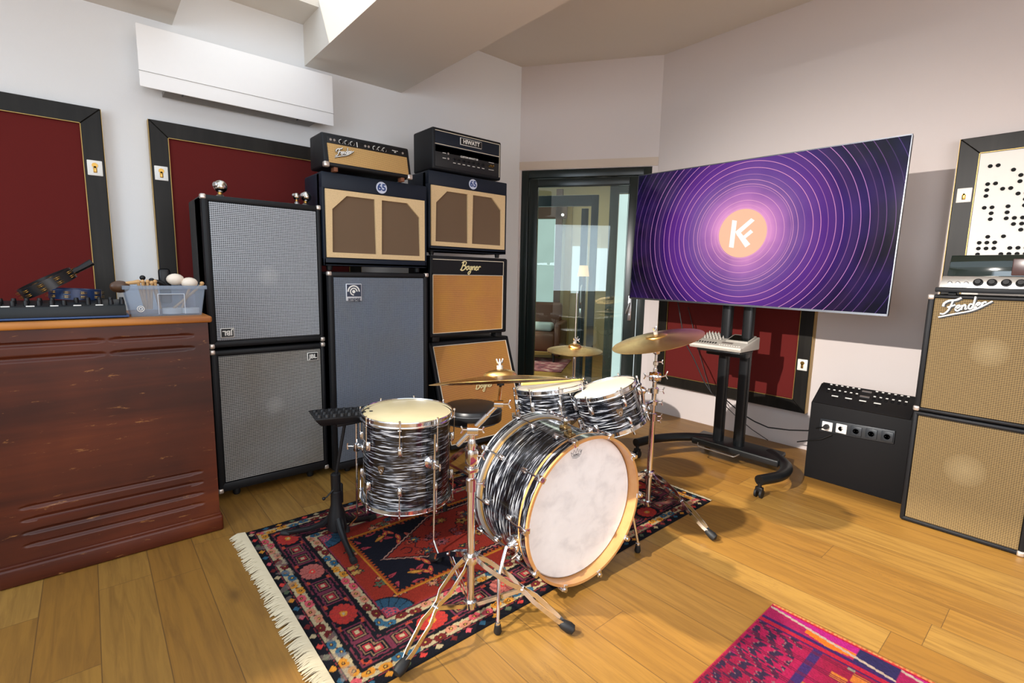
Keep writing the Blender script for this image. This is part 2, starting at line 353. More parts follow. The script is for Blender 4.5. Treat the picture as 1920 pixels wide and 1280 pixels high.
mb = MB(); mb.box(1.105, 1.140, -.004, .01, .86, 1.10, .004).cyl((1.122, -.004, 1.03), (1.122, -.045, 1.03), .009).tube([(1.122, -.045, 1.03), (1.118, -.05, 1.02), (1.10, -.05, .96), (1.09, -.046, .93)], .009)
mb.cyl((1.122, -.006, .92), (1.122, -.001, .92), .010); mb.build('door_handle', CHD, DFR)
# room beyond the glass door
BEI = plaster('beige_room_plaster', 'b9a985')
mb = MB(); dquad(mb, -2.2, 3.6, 3.2, 3.3, 0, 3.0); struct('wall_beyond', mb, BEI, 'beige wall of the room beyond the glass door')
mb = MB(); dquad(mb, -2.2, 3.2, .22, 3.3, 2.75, 2.85); struct('ceiling_beyond', mb, CEIL, 'ceiling of the room beyond the glass door')
mb = MB(); dquad(mb, 1.30, 1.40, .22, 3.3, 0, 2.8); dquad(mb, 1.02, 1.06, 1.2, 1.3, 0, 2.8); struct('wall_beyond_side', mb, plaster('olive_plaster', '8e8a5e'), 'olive side wall beyond the glass door')
BP = math.atan2(DD.y, DD.x)
def bpt(s, k, z): p = C1 + DD * s + DN * k; return Vector((p.x, p.y, z))
def emis(name, col, st):
    n = NT(name); nz = n.noise(n.oc(), 2.5, 2); n.set((.1, .1, .1), .5); n.put(n.b.inputs['Emission Color'], (*srgb(col), 1)); n.put(n.b.inputs['Emission Strength'], n.math('MULTIPLY_ADD', nz, st * .3, st * .85)); return n.m
t = thing('door_2', 'second dark framed glass door inside the room beyond', None, bpt(0, .95, 0), BP); t['kind'] = 'structure'
mb = MB(); mb.box(-.55, -.03, 0, .06, 0, .2).box(.62, .70, 0, .07, 0, 2.2, .004).box(-.55, .62, 0, .07, 2.08, 2.2, .004).box(.50, .58, .08, .13, 0, 2.06, .004); mb.build('door_frame', plain('blue_black_lacquer', '1c2c36', .35), t)
mb = MB(); mb.tube([(.545, -.0, .95), (.545, -.05, .97), (.545, -.06, 1.06), (.545, -.05, 1.15), (.545, 0, 1.17)], .009).box(.525, .55, -.01, 0, .80, .90, .003); mb.build('door_handle', CHD, t)
t = thing('window_1', 'bright tall daylight window at the right beyond the glass door', None, bpt(0, .45, 0), BP); t['kind'] = 'structure'
mb = MB(); mb.box(.955, 1.2, .0, .02, .1, 2.12); mb.build('bright_pane', emis('daylight_pane', 'e4eff0', 1.0), t)
mb = MB(); mb.box(.86, .95, -.02, .04, 0, 2.28, .004).box(.86, 1.25, -.02, .04, 2.13, 2.28, .004); mb.build('window_frame', plain('grey_window_frame', '4a4a44', .5), t)
t = thing('window_2', 'curtained window at the left beyond the glass door', None, bpt(0, 2.9, 0), BP); t['kind'] = 'structure'
mb = MB(); mb.box(-.62, -.12, 0, .03, .82, 2.15); mb.build('bright_pane', emis('curtain_pane', 'c8dcd8', .75), t)
mb = MB(); mb.box(-.75, -.62, -.02, .05, 0, 2.6).box(-.12, -.02, -.02, .05, 0, 2.6).box(-.7, .05, -.02, .05, 2.16, 2.5); mb.build('window_frame', plain('brown_wood_frame', '4a3122', .5), t)
t = thing('window_3', 'pale daylight window behind the lamp beyond the glass door', None, bpt(0, 3.15, 0), BP); t['kind'] = 'structure'
mb = MB(); mb.box(.12, .36, 0, .03, 1.0, 1.75).box(.46, .68, 0, .03, 1.05, 1.72); mb.build('bright_pane', emis('white_pane', 'dfe6ea', .8), t)
mb = MB(); mb.box(.0, .10, -.02, .04, 0, 2.5); mb.build('window_frame', plain('tan_frame', '9a8352', .6), t)
t = thing('floor_lamp', 'small lamp with a glowing peach shade seen through the glass door', 'lamp', bpt(.585, .72, 0), BP)
n = NT('lamp_shade_glow'); n.set(srgb('e8b88a'), .7); n.put(n.b.inputs['Emission Color'], (*srgb('f2b27c'), 1)); n.put(n.b.inputs['Emission Strength'], .95)
MB().lathe([(.066, 1.275), (.046, 1.395)], 24, cap=False).build('lamp_shade', n.m, t); MB().cyl((0, 0, .02), (0, 0, 1.3), .007).build('pole', BMET, t); MB().lathe([(.12, 0), (.12, .015), (.02, .03)], 24).build('base', BMET, t)
lb = light('lamp_bulb_light', 'POINT', bpt(.585, .72, 1.33), 3, (1, .75, .5), shadow_soft_size=.03)
li = light('hall_light', 'AREA', bpt(.3, 1.9, 2.7), 16, (1.0, .95, .85), shape='SQUARE', size=1.2); aim(li, bpt(.3, 1.9, 0))
n = NT('faded_red_rug'); a = n.noise(n.oc(), 9, 4); n.set(n.ramp(a, [(.35, srgb('5a2c36')), (.5, srgb('8a4a52')), (.65, srgb('b08a84'))]), .9)
mb = MB(); mb.box(-.75, .25, -.5, .55, 0.001, .012); tag(mb.build('area_rug', n.m, None, loc=bpt(0, 2.0, 0), rot=(0, 0, BP)), 'faded red rug on the floor beyond the glass door', 'rug')
t = thing('armchair', 'brown leather armchair beyond the glass door, left of the lamp', 'chair', bpt(-.25, 2.45, .013), BP)
LEA = plain('brown_leather', '5a3420', .45); MB().box(-.35, .3, -.3, .3, .15, .42, .05, 3).build('seat', LEA, t); MB().box(-.35, .3, .22, .38, .2, .85, .05, 3).build('backrest', LEA, t)
for s in (-.38, .28): MB().box(s, s + .1, -.3, .35, .1, .58, .03, 3).build('armrest', LEA, t)
for s in (-.33, .28):
    for k in (-.25, .25): MB().cyl((s, k, 0), (s, k, .16), .015).build('leg', BMET, t)
MB().box(-.2, .2, -.02, .2, .42, .55, .04, 3).build('cushion', plain('pale_cushion', 'b9c4c2', .8), t)

# ================================================================== WALL PANELS
FRM = wood('dark_stained_frame', ['0c0a08', '161310', '211e1a', '302d28'], 2, .5, .42); FRM.node_tree.nodes['Principled BSDF'].inputs['Specular IOR Level'].default_value = .22
FELT = plain('dark_red_felt', '5e0d08', .95, var=.12, scale=300)
GEDGE = plain('gilt_edge', 'a98a4a', .4, .5)
def socket_plate(par, x, z, y=-.062):
    t_ = MB().box(x - .034, x + .034, y - .006, y + .004, z - .042, z + .042, .004).build('hook_plate', WHT, par)
    MB().box(x - .0085, x + .0085, y - .009, y - .004, z - .026, z + .012, .003).cyl((x, y - .009, z + .014), (x, y - .004, z + .014), .014).build('keyhole', BRASS, t_)
def panel(name, label, loc, rz, wd, z0, z1, plates, felt=FELT, fw=.095, th=.06, grp=None, feltmat=None):
    t = thing(name, label, 'panel', loc, rz, grp)
    def side(pts):  # mitred bar
        a = [(x, -th, z) for x, z in pts]; b = [(x, 0, z) for x, z in pts]
        return MB().hexa([a[0], a[1], b[1], b[0], a[3], a[2], b[2], b[3]], .003, 1)
    W = wd; X0, X1 = 0, W
    for pts in ([(X0, z1 - 1e-4), (X1, z1), (X1 - fw, z1 - fw), (X0 + fw, z1 - fw)], [(X0, z0), (X0 + fw, z0 + fw), (X1 - fw, z0 + fw), (X1, z0)],
                [(X0, z0), (X0, z1), (X0 + fw, z1 - fw), (X0 + fw, z0 + fw)], [(X1, z0), (X1 - fw, z0 + fw), (X1 - fw, z1 - fw), (X1, z1)]):
        side(pts).build('frame_bar', FRM, t)
    e = .0035
    mb = MB().box(fw - e, fw, -th - .002, -th + .02, z0 + fw, z1 - fw).box(W - fw, W - fw + e, -th - .002, -th + .02, z0 + fw, z1 - fw).box(fw, W - fw, -th - .002, -th + .02, z1 - fw, z1 - fw + e).box(fw, W - fw, -th - .002, -th + .02, z0 + fw - e, z0 + fw)
    mb.box(W, W + .002, -th, 0, z0, z1).box(-.002, 0, -th, 0, z0, z1)
    mb.build('gilt_edging', GEDGE, t)
    MB().box(fw, W - fw, -th + .012, -.01, z0 + fw, z1 - fw).build('felt_panel', feltmat or felt, t)
    for x, z in plates: socket_plate(t, x, z, -th - .001)
    return t
panel('acoustic_panel', 'large red felt acoustic panel at the left edge, above the wooden organ cabinet', (-1.2, YW, 0), 0, 1.323, .32, 2.158, [(1.323 - .046, 1.83)])
panel('acoustic_panel', 'red felt acoustic panel behind the silver speaker stack', (.34, YW, 0), 0, 1.3, .32, 2.152, [(.046, 1.845)])
panel('acoustic_panel', 'red felt acoustic panel low on the wall behind the television stand', (XR, 2.60, 0), -PI / 2, 1.30, .29, 1.75, [(1.253, .655)])
WPAN = plain('white_perforated_board', 'e9e4dc', .6, var=.02)
t = panel('perforated_panel', 'framed white panel with scattered black holes above the right amplifier', (XR, .618, 0), -PI / 2, 1.1, .95, 2.128, [(.05, 1.80)], feltmat=WPAN)
rnd = random.Random(3); mb = MB(); cells = set()
for c0 in range(26):
    r = 0
    while r < 28:
        if rnd.random() < .42:
            for q in range(rnd.choice((1, 1, 2, 3))): cells.add((c0, r + q))
            r += 2
        r += 1
for (c0, r) in cells:
    x = .145 + c0 * .033 + (r % 2) * .0; z = 1.955 - r * .0335
    if z > 1.08 and x < .98: mb.cyl((x, -.0525, z), (x, -.046, z), .0105, seg=12)
mb.build('perforations', plain('black_hole', '0a0a0b', .9), t)

# ================================================================== AIR CONDITIONER
t = thing('air_conditioner', 'long white wall unit above the speakers, below the ceiling recess', 'air conditioner', (.301, YW, 2.288), 0)
ACW = plain('ac_white', 'f7f5f3', .45, var=.01)
MB().hexa([(0.0, -.2, .0), (1.10, -.2, .0), (1.07, 0, .06), (.03, 0, .06), (0, -.195, .337), (1.10, -.195, .337), (1.07, 0, .337), (.03, 0, .337)], .006).build('body', ACW, t)
MB().box(.0, 1.10, -.203, -.198, .085, .0865).build('panel_seam', plain('grey_seam', '9a958e', .6), t)
MB().box(.12, .98, -.175, -.04, .008, .03).build('air_outlet', plain('outlet_grey', '8b857e', .6), t)
for x in (.2, .85): MB().box(x, x + .006, -.203, -.18, -.006, .0).build('clip', BLK, t)

# ================================================================== WOODEN ORGAN SPEAKER CABINET
CHW = wood('worn_mahogany', ['200b07', '3a150b', '572411', '7c3d18'], 0, .28, .38, scratch='b9824a', coat=.05); CHW.node_tree.nodes['Principled BSDF'].inputs['Specular IOR Level'].default_value = .35
CHT = wood('worn_top_edge', ['4a2410', '8c4f1c', 'b5732b', 'c88a40'], 0, .5, .45)
t = thing('organ_speaker_cabinet', 'tall worn mahogany organ speaker cabinet in the left foreground', 'cabinet', (-.345, 2.679, 0), 0)
def grid_front():
    bm = bmesh.new(); W = .759; z0, z1 = .085, 1.03; nx, nz = 190, 260
    def groove(x, z):
        d = 0
        for (a, b, zc, hw) in ((.02, .38, .972, .010), (.395, .70, .972, .010), (.02, .38, .915, .010), (.395, .70, .915, .010),
                               (.07, .70, .315, .009), (.07, .70, .262, .009), (.07, .70, .208, .009), (.07, .70, .155, .009)):
            if a < x < b:
                e = min(1, min(x - a, b - x) / .05); h = hw * (.35 + .65 * math.sqrt(e)); u = abs(z - zc) / h
                if u < 1: d = max(d, .009 * math.sqrt(1 - u * u) * math.sqrt(e))
        return d
    vs = [[bm.verts.new((W * i / nx, groove(W * i / nx, z0 + (z1 - z0) * j / nz) + .0, z0 + (z1 - z0) * j / nz)) for i in range(nx + 1)] for j in range(nz + 1)]
    for j in range(nz):
        for i in range(nx): bm.faces.new((vs[j][i], vs[j][i + 1], vs[j + 1][i + 1], vs[j + 1][i]))
    m = MB(); m.bm = bm; return m
m = grid_front(); m.box(0, .759, .012, .50, .085, 1.03); m.build('body', CHW, t, smooth=60)
m = MB().box(-.016, .775, -.02, .52, 1.03, 1.06, .009, 3); m.build('top_board', CHT, t)
m = MB().box(-.012, .771, -.018, .512, 0, .078, .010, 3).box(-.006, .765, -.01, .505, .074, .09, .005); m.build('plinth', CHW, t)
# keyboard on top
t = thing('synthesizer', 'long black knobbed synthesizer lying on the wooden organ cabinet', 'synthesizer', (-.438, 2.72, 1.06), 0)
MB().box(0, .565, -.02, .13, .004, .013, .003).build('blue_base', plain('blue_plastic', '1d3f6e', .35), t)
MB().hexa([(0, -.02, .013), (.555, -.02, .013), (.555, .14, .013), (0, .14, .013), (0, -.015, .055), (.555, -.015, .055), (.555, .14, .075), (0, .14, .075)], .003).build('body', plain('slate_plastic', '1b2023', .45, Specular_IOR_Level=.3), t)
for i in range(15):
    for r in range(2):
        x = .02 + i * .0375; y = .02 + r * .045; z = .057 + r * .008
        if (i + r) % 7 != 3: MB().lathe([(.0085, 0), (.0085, .012), (.007, .022), (.0, .022)], 12, (x, y, z)).build('knob', BLK, t)
for i in range(7): MB().box(.035 + i * .07, .06 + i * .07, -.005, .004, .056, .060, .001).build('button', WHT, t)
# tambourines
def tambourine(label, loc, R, col, handle, rot):
    t = thing('tambourine', label, 'tambourine', loc, 0, 'tambourines on the synthesizer'); t.rotation_euler = rot
    MB().lathe([(R, -.022), (R + .006, -.022), (R + .006, .022), (R, .022)], 48, closed=True, cap=False).build('frame', plain('tamb_' + col, col, .35), t)
    for k in range(10):
        a = 2 * PI * k / 10; c = (math.cos(a) * (R + .003), math.sin(a) * (R + .003), 0)
        mb = MB()
        for dz in (-.012, -.006, .006, .012): mb.lathe([(.013, -.0008), (.013, .0008)], 14, (c[0], c[1], dz))
        mb.build('jingles', BRASS, t)
    if handle: MB().tube([(R, 0, 0), (R + .03, 0, .0), (R + .085, 0, .004)], [.014, .012, .015], 10).build('handle', BLK, t)
    return t
tambourine('black tambourine with a handle leaning tilted on the blue one', (-.13, 2.86, 1.205), .092, '15161a', True, (0, math.radians(-30), math.radians(8)))
tambourine('dark blue tambourine lying flat on the synthesizer', (-.045, 2.90, 1.158), .082, '1b2f55', False, (0, math.radians(3), 0))
# plastic box of percussion
t = thing('storage_box', 'clear plastic storage box of percussion on the organ cabinet', 'storage box', (.136, 2.745, 1.06), 0)
n = NT('frosted_plastic'); n.n.remove(n.b); tr = n.new('ShaderNodeBsdfTransparent'); tr.inputs[0].default_value = (.86, .9, .95, 1); df = n.new('ShaderNodeBsdfPrincipled'); df.inputs['Base Color'].default_value = (*srgb('aeb9c6'), 1); df.inputs['Roughness'].default_value = .25
mx = n.new('ShaderNodeMixShader'); mx.inputs[0].default_value = .24; n.l.new(tr.outputs[0], mx.inputs[1]); n.l.new(df.outputs[0], mx.inputs[2]); n.l.new(mx.outputs[0], n.n['Material Output'].inputs[0]); FROST = n.m
def tub(w0, w1, d0, d1, h, th=.003):
    mb = MB(); q = (w1 - w0) / 2; p = (d1 - d0) / 2
    def r(ix, iy, z, i): return [(-q * ix + i, -p * iy + i, z), (w0 + q * ix - i, -p * iy + i, z), (w0 + q * ix - i, d0 + p * iy - i, z), (-q * ix + i, d0 + p * iy - i, z)]
    mb.rings([r(0, 0, 0, 0), r(1, 1, h, 0), r(1, 1, h, th), r(0, 0, th, th)]); return mb
tub(.265, .305, .19, .22, .139).build('tub', FROST, t)
mb = MB().box(-.026, .291, -.022, -.016, .122, .139, .002).box(-.026, -.02, -.02, .208, .122, .139, .002).box(.285, .291, -.02, .208, .122, .139, .002); mb.build('rim', FROST, t)
mb = MB().box(.098, .100, -.018, -.010, .01, .10, .0008).box(.198, .200, -.018, -.010, .01, .10, .0008).box(.098, .2, -.018, -.010, .10, .1025, .0008); mb.build('moulded_handle', plain('pale_frost', 'ccd3dc', .4), t)
mb = MB(); mb.M = Matrix.Translation((.034, -.008, .036)) @ Matrix.Rotation(PI / 2, 4, 'X'); mb.torus(.0125, .0014, 0, 24, 6).torus(.006, .0014, 0, 16, 6); mb.build('moulded_mark', WHT, t)
def item(name, label, cat, mb, mat, grp=None): return tag(mb.build(name, mat), label, cat, grp)
bx, by, bz = .136, 2.745, 1.06
TAN = plain('tan_wood', 'c59a66', .5); DBR = plain('dark_brown_wood', '4a2f1a', .4)
item('maraca', 'left one of the two cream maracas heads in the plastic box', 'maraca', MB().sph((bx + .178, by + .07, bz + .166), .030, 18, (1.2, 1, .9)), plain('cream_paint', 'e5d6c4', .4))
item('maraca', 'right one of the two cream maracas heads in the plastic box', 'maraca', MB().sph((bx + .232, by + .06, bz + .150), .029, 18, (1.2, 1, .9)), plain('cream_paint', 'e5d6c4', .4))
item('paddle', 'black paddle standing upright in the plastic box', 'paddle', MB().box(bx + .118, bx + .165, by + .11, by + .125, bz + .05, bz + .215, .012, 3), BLK)
for i, (x, z, l) in enumerate(((.055, .172, 'black ball mallet farthest left in the plastic box'), (.088, .160, 'black ball mallet just right of the other ball mallet'))):
    m_ = thing('mallet', l, 'mallet', (bx + x, by + .08, bz + z), 0, 'ball mallets in the plastic box'); MB().sph((0, 0, 0), .0115).build('mallet_head', BLK, m_); MB().cyl((0, 0, 0), (.02, .0, -.12), .004).build('stick', TAN, m_)
for i, (x, z, dx, r) in enumerate(((.036, .148, .01, .009), (.052, .150, .004, .008), (.070, .150, .0, .008), (.085, .144, -.004, .009), (.098, .15, .006, .008), (.235, .138, -.02, .009), (.282, .142, -.06, .009))):
    item('wooden_beater', ['tan wooden beater handle at the far left of the plastic box', 'second tan beater from the left of the plastic box', 'third tan beater from the left in the plastic box', 'fourth tan beater from the left in the plastic box', 'tan beater beside the black paddle in the plastic box', 'tan beater under the right maraca head', 'tan beater at the right rim of the plastic box'][i], 'beater',
         MB().tube([(bx + x + dx * 2, by + .06, bz + .03), (bx + x, by + .05, bz + z), (bx + x, by + .05, bz + z + .006)], [.006, .006, r], 10).sph((bx + x, by + .05, bz + z + .006), r * 1.05), TAN, 'beaters in the plastic box')
t2 = thing('castanets', 'dark brown wooden castanet clapper hanging over the left rim of the box', 'castanets', (bx - .03, by + .05, bz + .135), 0)
for s in (0, 1): MB().sph((0, .012 * s, 0 - .006 * s), .03, 16, (1.2, .4, .8)).build('shell', DBR, t2)
MB().tube([(0, 0, .01), (.05, 0, .016), (.07, 0, .02)], [.006, .008, .01], 8).build('handle', TAN, t2)
item('tape_roll', 'white tape roll inside the plastic box at centre', 'tape', MB().lathe([(.02, 0), (.038, 0), (.038, .025), (.02, .025)], 28, (bx + .155, by + .05, bz + .008), closed=True, cap=False), WHT)
item('tape_roll', 'white tape roll inside the plastic box at right', 'tape', MB().lathe([(.02, 0), (.036, 0), (.036, .024), (.02, .024)], 28, (bx + .228, by + .05, bz + .008), closed=True, cap=False), WHT)
item('shaker_band', 'black curved shaker band behind the beaters in the plastic box', 'shaker', MB().tube([(bx + .10 + .04 * math.cos(a), by + .09, bz + .125 + .03 * math.sin(a)) for a in [PI * k / 8 for k in range(9)]], .01), BLK)

# ================================================================== CABINETS
TOL = tolex('black_tolex'); TOLB = tolex('blue_black_tolex', '131c29', .5); CORN = plain('nickel_corner', 'cfc5bc', .3, .7)
def grille(mb_, name, mat, par): return mb_.build(name, mat, par)
def cabinet(name, label, cat, loc, rz, w_, d_, h_, z0, gr, gm, border=.03, bev=.014, tol=None, piping=None, corners='', group=None, feet=0, recess=.008):
    """front at local y=0, body to +y, left at x=0"""
    t = thing(name, label, cat, loc, rz, group); tol = tol or TOL
    x0, x1, za, zb = gr
    # body with a real recess: side walls + back block
    mb = MB().box(0, w_, recess + .004, d_, z0, z0 + h_, bev, 3)
    mb.box(0, x0, 0, d_ * .5, z0, z0 + h_, min(bev, x0 * .45), 2).box(x1, w_, 0, d_ * .5, z0, z0 + h_, min(bev, (w_ - x1) * .45), 2)
    mb.box(.002, w_ - .002, 0.0005, d_ * .5, z0, za, min(bev, (za - z0) * .4), 2).box(.002, w_ - .002, .0005, d_ * .5, zb, z0 + h_, min(bev, (z0 + h_ - zb) * .4), 2)
    mb.build('cabinet_shell', tol, t)
    MB().box(x0 + .001, x1 - .001, recess - .004, recess + .01, za + .001, zb - .001, .002, 1).build('grille_cloth', gm, t)
    if piping:
        e = .0035; mb = MB().box(x0 - e * 0, x0 + e, .0, .006, za, zb).box(x1 - e, x1, 0, .006, za, zb).box(x0, x1, 0, .006, zb - e, zb).box(x0, x1, 0, .006, za, za + e); mb.build('piping', piping, t)
    for c in corners.split():
        cx = -.003 if 'l' in c else w_ - .024; cz = z0 - .003 if 'b' in c else z0 + h_ - .024
        MB().box(cx, cx + .027, -.004, .03, cz, cz + .027, .007, 3).build('corner_guard', CORN, t)
    for f in range(feet):
        fx = w_ * (.16 if f == 0 else .84); MB().lathe([(.016, 0), (.02, .012), (.018, z0 - 0.0)], 16, (fx, .06, 0)).build('foot', RUB, t)
    return t
SILV = cloth('silver_sparkle_grille', 'b0b4ba', '0b0d10', .0095, .0095, .55, .9, .25, .7, caps=((.305, 1.245, .06),))
SILV2 = cloth('dusty_silver_grille', 'aaa9a6', '0c0d0f', .0095, .0095, .5, 1.0, .15, .8, tint=('93897a', '1c1915'), caps=((.31, .50, .055),))
GREYG = cloth('grey_grille', '7f8998', '20262f', .0075, .0068, .5, .7, .1, .6, tint=('84878a', '252a30'))
STRAW = cloth('wheat_grille', 'cfa768', '7d5a30', .008, .0075, .5, .9, .25, .6)
STRAWR = cloth('aged_wheat_grille', '8a7246', '3a2b17', .0085, .0085, .45, .9, .15, .6, caps=((.255, .956, .075), (.23, .352, .085)), capc='cdbd94')
SALT = cloth('orange_grille', 'cf9150', '6e3d1c', .008, .0085, .4, 1.0, .3, .5, tint=('d9a040', '8f5f22'))
BRNG = plain('brown_speaker_cloth', '6b5540', .9, var=.12, scale=600); CREAM = tolex('cream_vinyl', 'd6b98c', .6)
def plate_logo(par, x, z, w_, h_, txt, size, flip=False, y=0.0):
    b = MB().box(x - w_ / 2, x + w_ / 2, y - .004, y + .003, z - h_ / 2, z + h_ / 2, .002).build('badge', plain('badge_white', 'dedbd4', .4), par)
    MB().box(x - w_ / 2 + .004, x + w_ / 2 - .004, y - .0055, y - .0035, z - h_ / 2 + .004, z + h_ / 2 - .004).build('badge_field', BLK, b)
    text('badge_lettering', txt, size, LET, b, (x, y - .007, z), weight=size * .03, rot=PI if flip else 0)
# silver stack
t = cabinet('speaker_cabinet', 'lower silver grille speaker cabinet standing on the floor beside the organ cabinet', 'speaker cabinet', (.468, 3.01, 0), 0, .606, .40, .80, .045, (.035, .58, .10, .81), SILV2, corners='tl tr bl br', feet=2)
plate_logo(t, .53, .768, .062, .05, 'JBL', .034)
mb = MB().box(.02, .595, .05, .35, .03, .046); mb.build('tilt_base', BMET, t)
t = cabinet('speaker_cabinet', 'upper silver grille speaker cabinet, stacked on the one with bottom wear', 'speaker cabinet', (.468, 3.01, 0), 0, .606, .40, .80, .857, (.035, .58, .895, 1.625), SILV, corners='tl tr bl br')
plate_logo(t, .085, .938, .066, .052, 'JBL', .036, flip=True)
# chrome ball fittings on top
def ball(label, x, y, r, lean):
    t = thing('chrome_spotlight', label, 'spotlight', (x, y, 1.657), 0, 'chrome ball lights on the silver stack')
    MB().lathe([(r * .75, 0), (r * .8, .006), (r * .5, .014), (r * .28, .02)], 20).build('base', CHD, t)
    MB().lathe([(r * .34, .016), (r * .34, .032)], 12).build('neck', BRASS, t)
    MB().sph((lean, 0, .026 + r), r, 20).build('ball_head', chrome('aged_chrome', (.62, .58, .52), .18), t)
    MB().lathe([(r * .35, 0), (r * .42, .008), (r * .3, .012)], 16, (lean - r * .75, -r * .6, .03 + r), (-.78, -.6, .1)).build('lens_ring', CHD, t)
ball('largest chrome ball light at the left end of the silver stack', .575, 3.11, .034, .004)
ball('chrome ball light at the right end of the silver stack', 1.018, 3.10, .030, .004)
ball('small chrome ball light just left of the right-hand one', .955, 3.06, .020, 0)
# tall grey cabinet
t = cabinet('bass_cabinet', 'tall grey grille bass speaker cabinet left of the drum seat', 'speaker cabinet', (1.083, 2.95, 0), 0, .682, .40, 1.24, .035, (.034, .648, .085, 1.243), GREYG, corners='tl tr', feet=2)
b = MB().box(.105, .205, -.006, .004, 1.10, 1.205, .003).build('badge', plain('badge_silver', 'c9ccd2', .35, .2), t)
MB().box(.110, .200, -.0075, -.005, 1.127, 1.2).build('badge_field', plain('badge_navy', '2b3448', .4), b)
for r0, r1, arc in ((.0, .010, 2 * PI), (.017, .024, 1.5 * PI), (.031, .039, 1.0 * PI)):
    mb = MB(); N = 28; cx, cz = .152, 1.157
    if r0 == 0: mb.cyl((cx, -.0095, cz), (cx, -.006, cz), r1, seg=20)
    else:
        mb.rings([[(cx + r * math.cos(a), yy, cz + r * math.sin(a)) for r, yy in ((r0, -.0095), (r1, -.0095), (r1, -.006), (r0, -.006))] for a in [-.0 + arc * k / N for k in range(N + 1)]])
    mb.build('badge_rings', LET, b)
text('badge_lettering', 'ampeg', .03, plain('badge_ink', '343a48', .4), b, (.155, -.0075, 1.112), weight=.0006)
# two-tone cabs
def cab65(label, loc, w_, h_, z0, lip):
    t = thing('guitar_cabinet', label, 'speaker cabinet', loc, 0, 'two-tone cabinets marked 65'); d_ = .30
    MB().box(0, w_, .03, d_, z0, z0 + h_, .012, 3).build('cabinet_shell', TOLB, t)
    fz_ = z0 + h_ - .095
    mb = MB().box(0, w_, 0, .08, z0, z0 + lip + .022, .006, 2).box(0, w_, -.0, .08, fz_, z0 + h_, .006, 2).box(0, .016, 0, .08, z0, fz_ + .01, .004).box(w_ - .016, w_, 0, .08, z0, fz_ + .01, .004).box(0, w_, 0, .08, z0, z0 + .022, .004); mb.build('front_trim', TOLB, t)
    # cream baffle with two real cut-outs
    xa, xb, za, zb = .018, w_ - .018, z0 + lip + .024, fz_ - .002; m = w_ / 2
    k = .5 * (xb - xa)
    L = [(xa + .035, za + .03), (m - .018, za + .03), (m - .024, zb - .03), (xa + .13, zb - .03), (xa + .04, zb - .115)]
    R = [(2 * m - x, z) for x, z in L][::-1]
    Lr = [(xa, za), (m, za), (m, zb), (m - .1, zb), (xa, zb)]
    mb = MB()
    def rim(inner, outer):
        n_ = len(inner); a = [mb.bm.verts.new((x, -.004, z)) for x, z in outer]; b_ = [mb.bm.verts.new((x, -.004, z)) for x, z in inner]; c = [mb.bm.verts.new((x, .012, z)) for x, z in inner]
        for i in range(n_):
            j = (i + 1) % n_; mb.bm.faces.new((a[i], a[j], b_[j], b_[i])); mb.bm.faces.new((b_[i], b_[j], c[j], c[i]))
        o_ = [mb.bm.verts.new((x, .01, z)) for x, z in outer]
        for i in range(n_): j = (i + 1) % n_; mb.bm.faces.new((a[j], a[i], o_[i], o_[j]))
    rim(L, [(xa, za), (m, za), (m, zb), (xa + .1, zb), (xa, zb)])
    rim(R, [(xb, zb), (xb - .1, zb), (m, zb), (m, za), (xb, za)])
    bmesh.ops.remove_doubles(mb.bm, verts=mb.bm.verts[:], dist=1e-5)
    mb.build('baffle_surround', CREAM, t, smooth=0)
    for P in (L, R):
        mb = MB(); mb.M = Matrix.Translation((0, .008, 0)); mb.prism(P, .006); mb.build('grille_cloth', BRNG, t, smooth=0)
    MB().cyl((w_ * .535, -.003, z0 + h_ - .05), (w_ * .535, .004, z0 + h_ - .05), .036, seg=32).build('badge', plain('badge_blue_white', 'c9cfe0', .35), t)
    text('badge_lettering', '65', .058, plain('badge_blue', '24407c', .35), t, (w_ * .535, -.0045, z0 + h_ - .05), weight=.0015)
    for fx in (.05, w_ - .05): MB().lathe([(.016, -.028), (.02, 0)], 14, (fx, .05, z0)).build('foot', RUB, t)
    return t
cab65('black and cream twin-window cabinet on top of the tall grey cabinet', (1.080, 3.0, 0), .704, .545, 1.312, .025)
cab65('black and cream twin-window cabinet on top of the orange grille stack', (1.83, 3.05, 0), .70, .545, 1.435, .012)
# upper orange cabinet
PIP = plain('white_piping', 'e8dcc4', .5)
t = cabinet('guitar_cabinet', 'upper orange grille cabinet with a black header, under a two-tone cabinet', 'speaker cabinet', (1.84, 3.05, 0), 0, .712, .32, .585, .818, (.022, .668, .845, 1.27), SALT, piping=PIP)
mb = MB().box(.022, .668, -.001, .004, 1.273, 1.375); mb.build('header_panel', TOL, t)
mb = MB().box(.022, .668, -.003, .002, 1.375, 1.379).box(.665, .668, -.003, .002, 1.27, 1.375); mb.build('header_piping', PIP, t)
script('lettering', BOGNER, .066, .0034, GOLDL, t, (.255, -.004, 1.302), .0)
for fx in (.06, .65): MB().box(fx - .03, fx + .03, .02, .09, .782, .822, .004).build('foot', RUB, t)
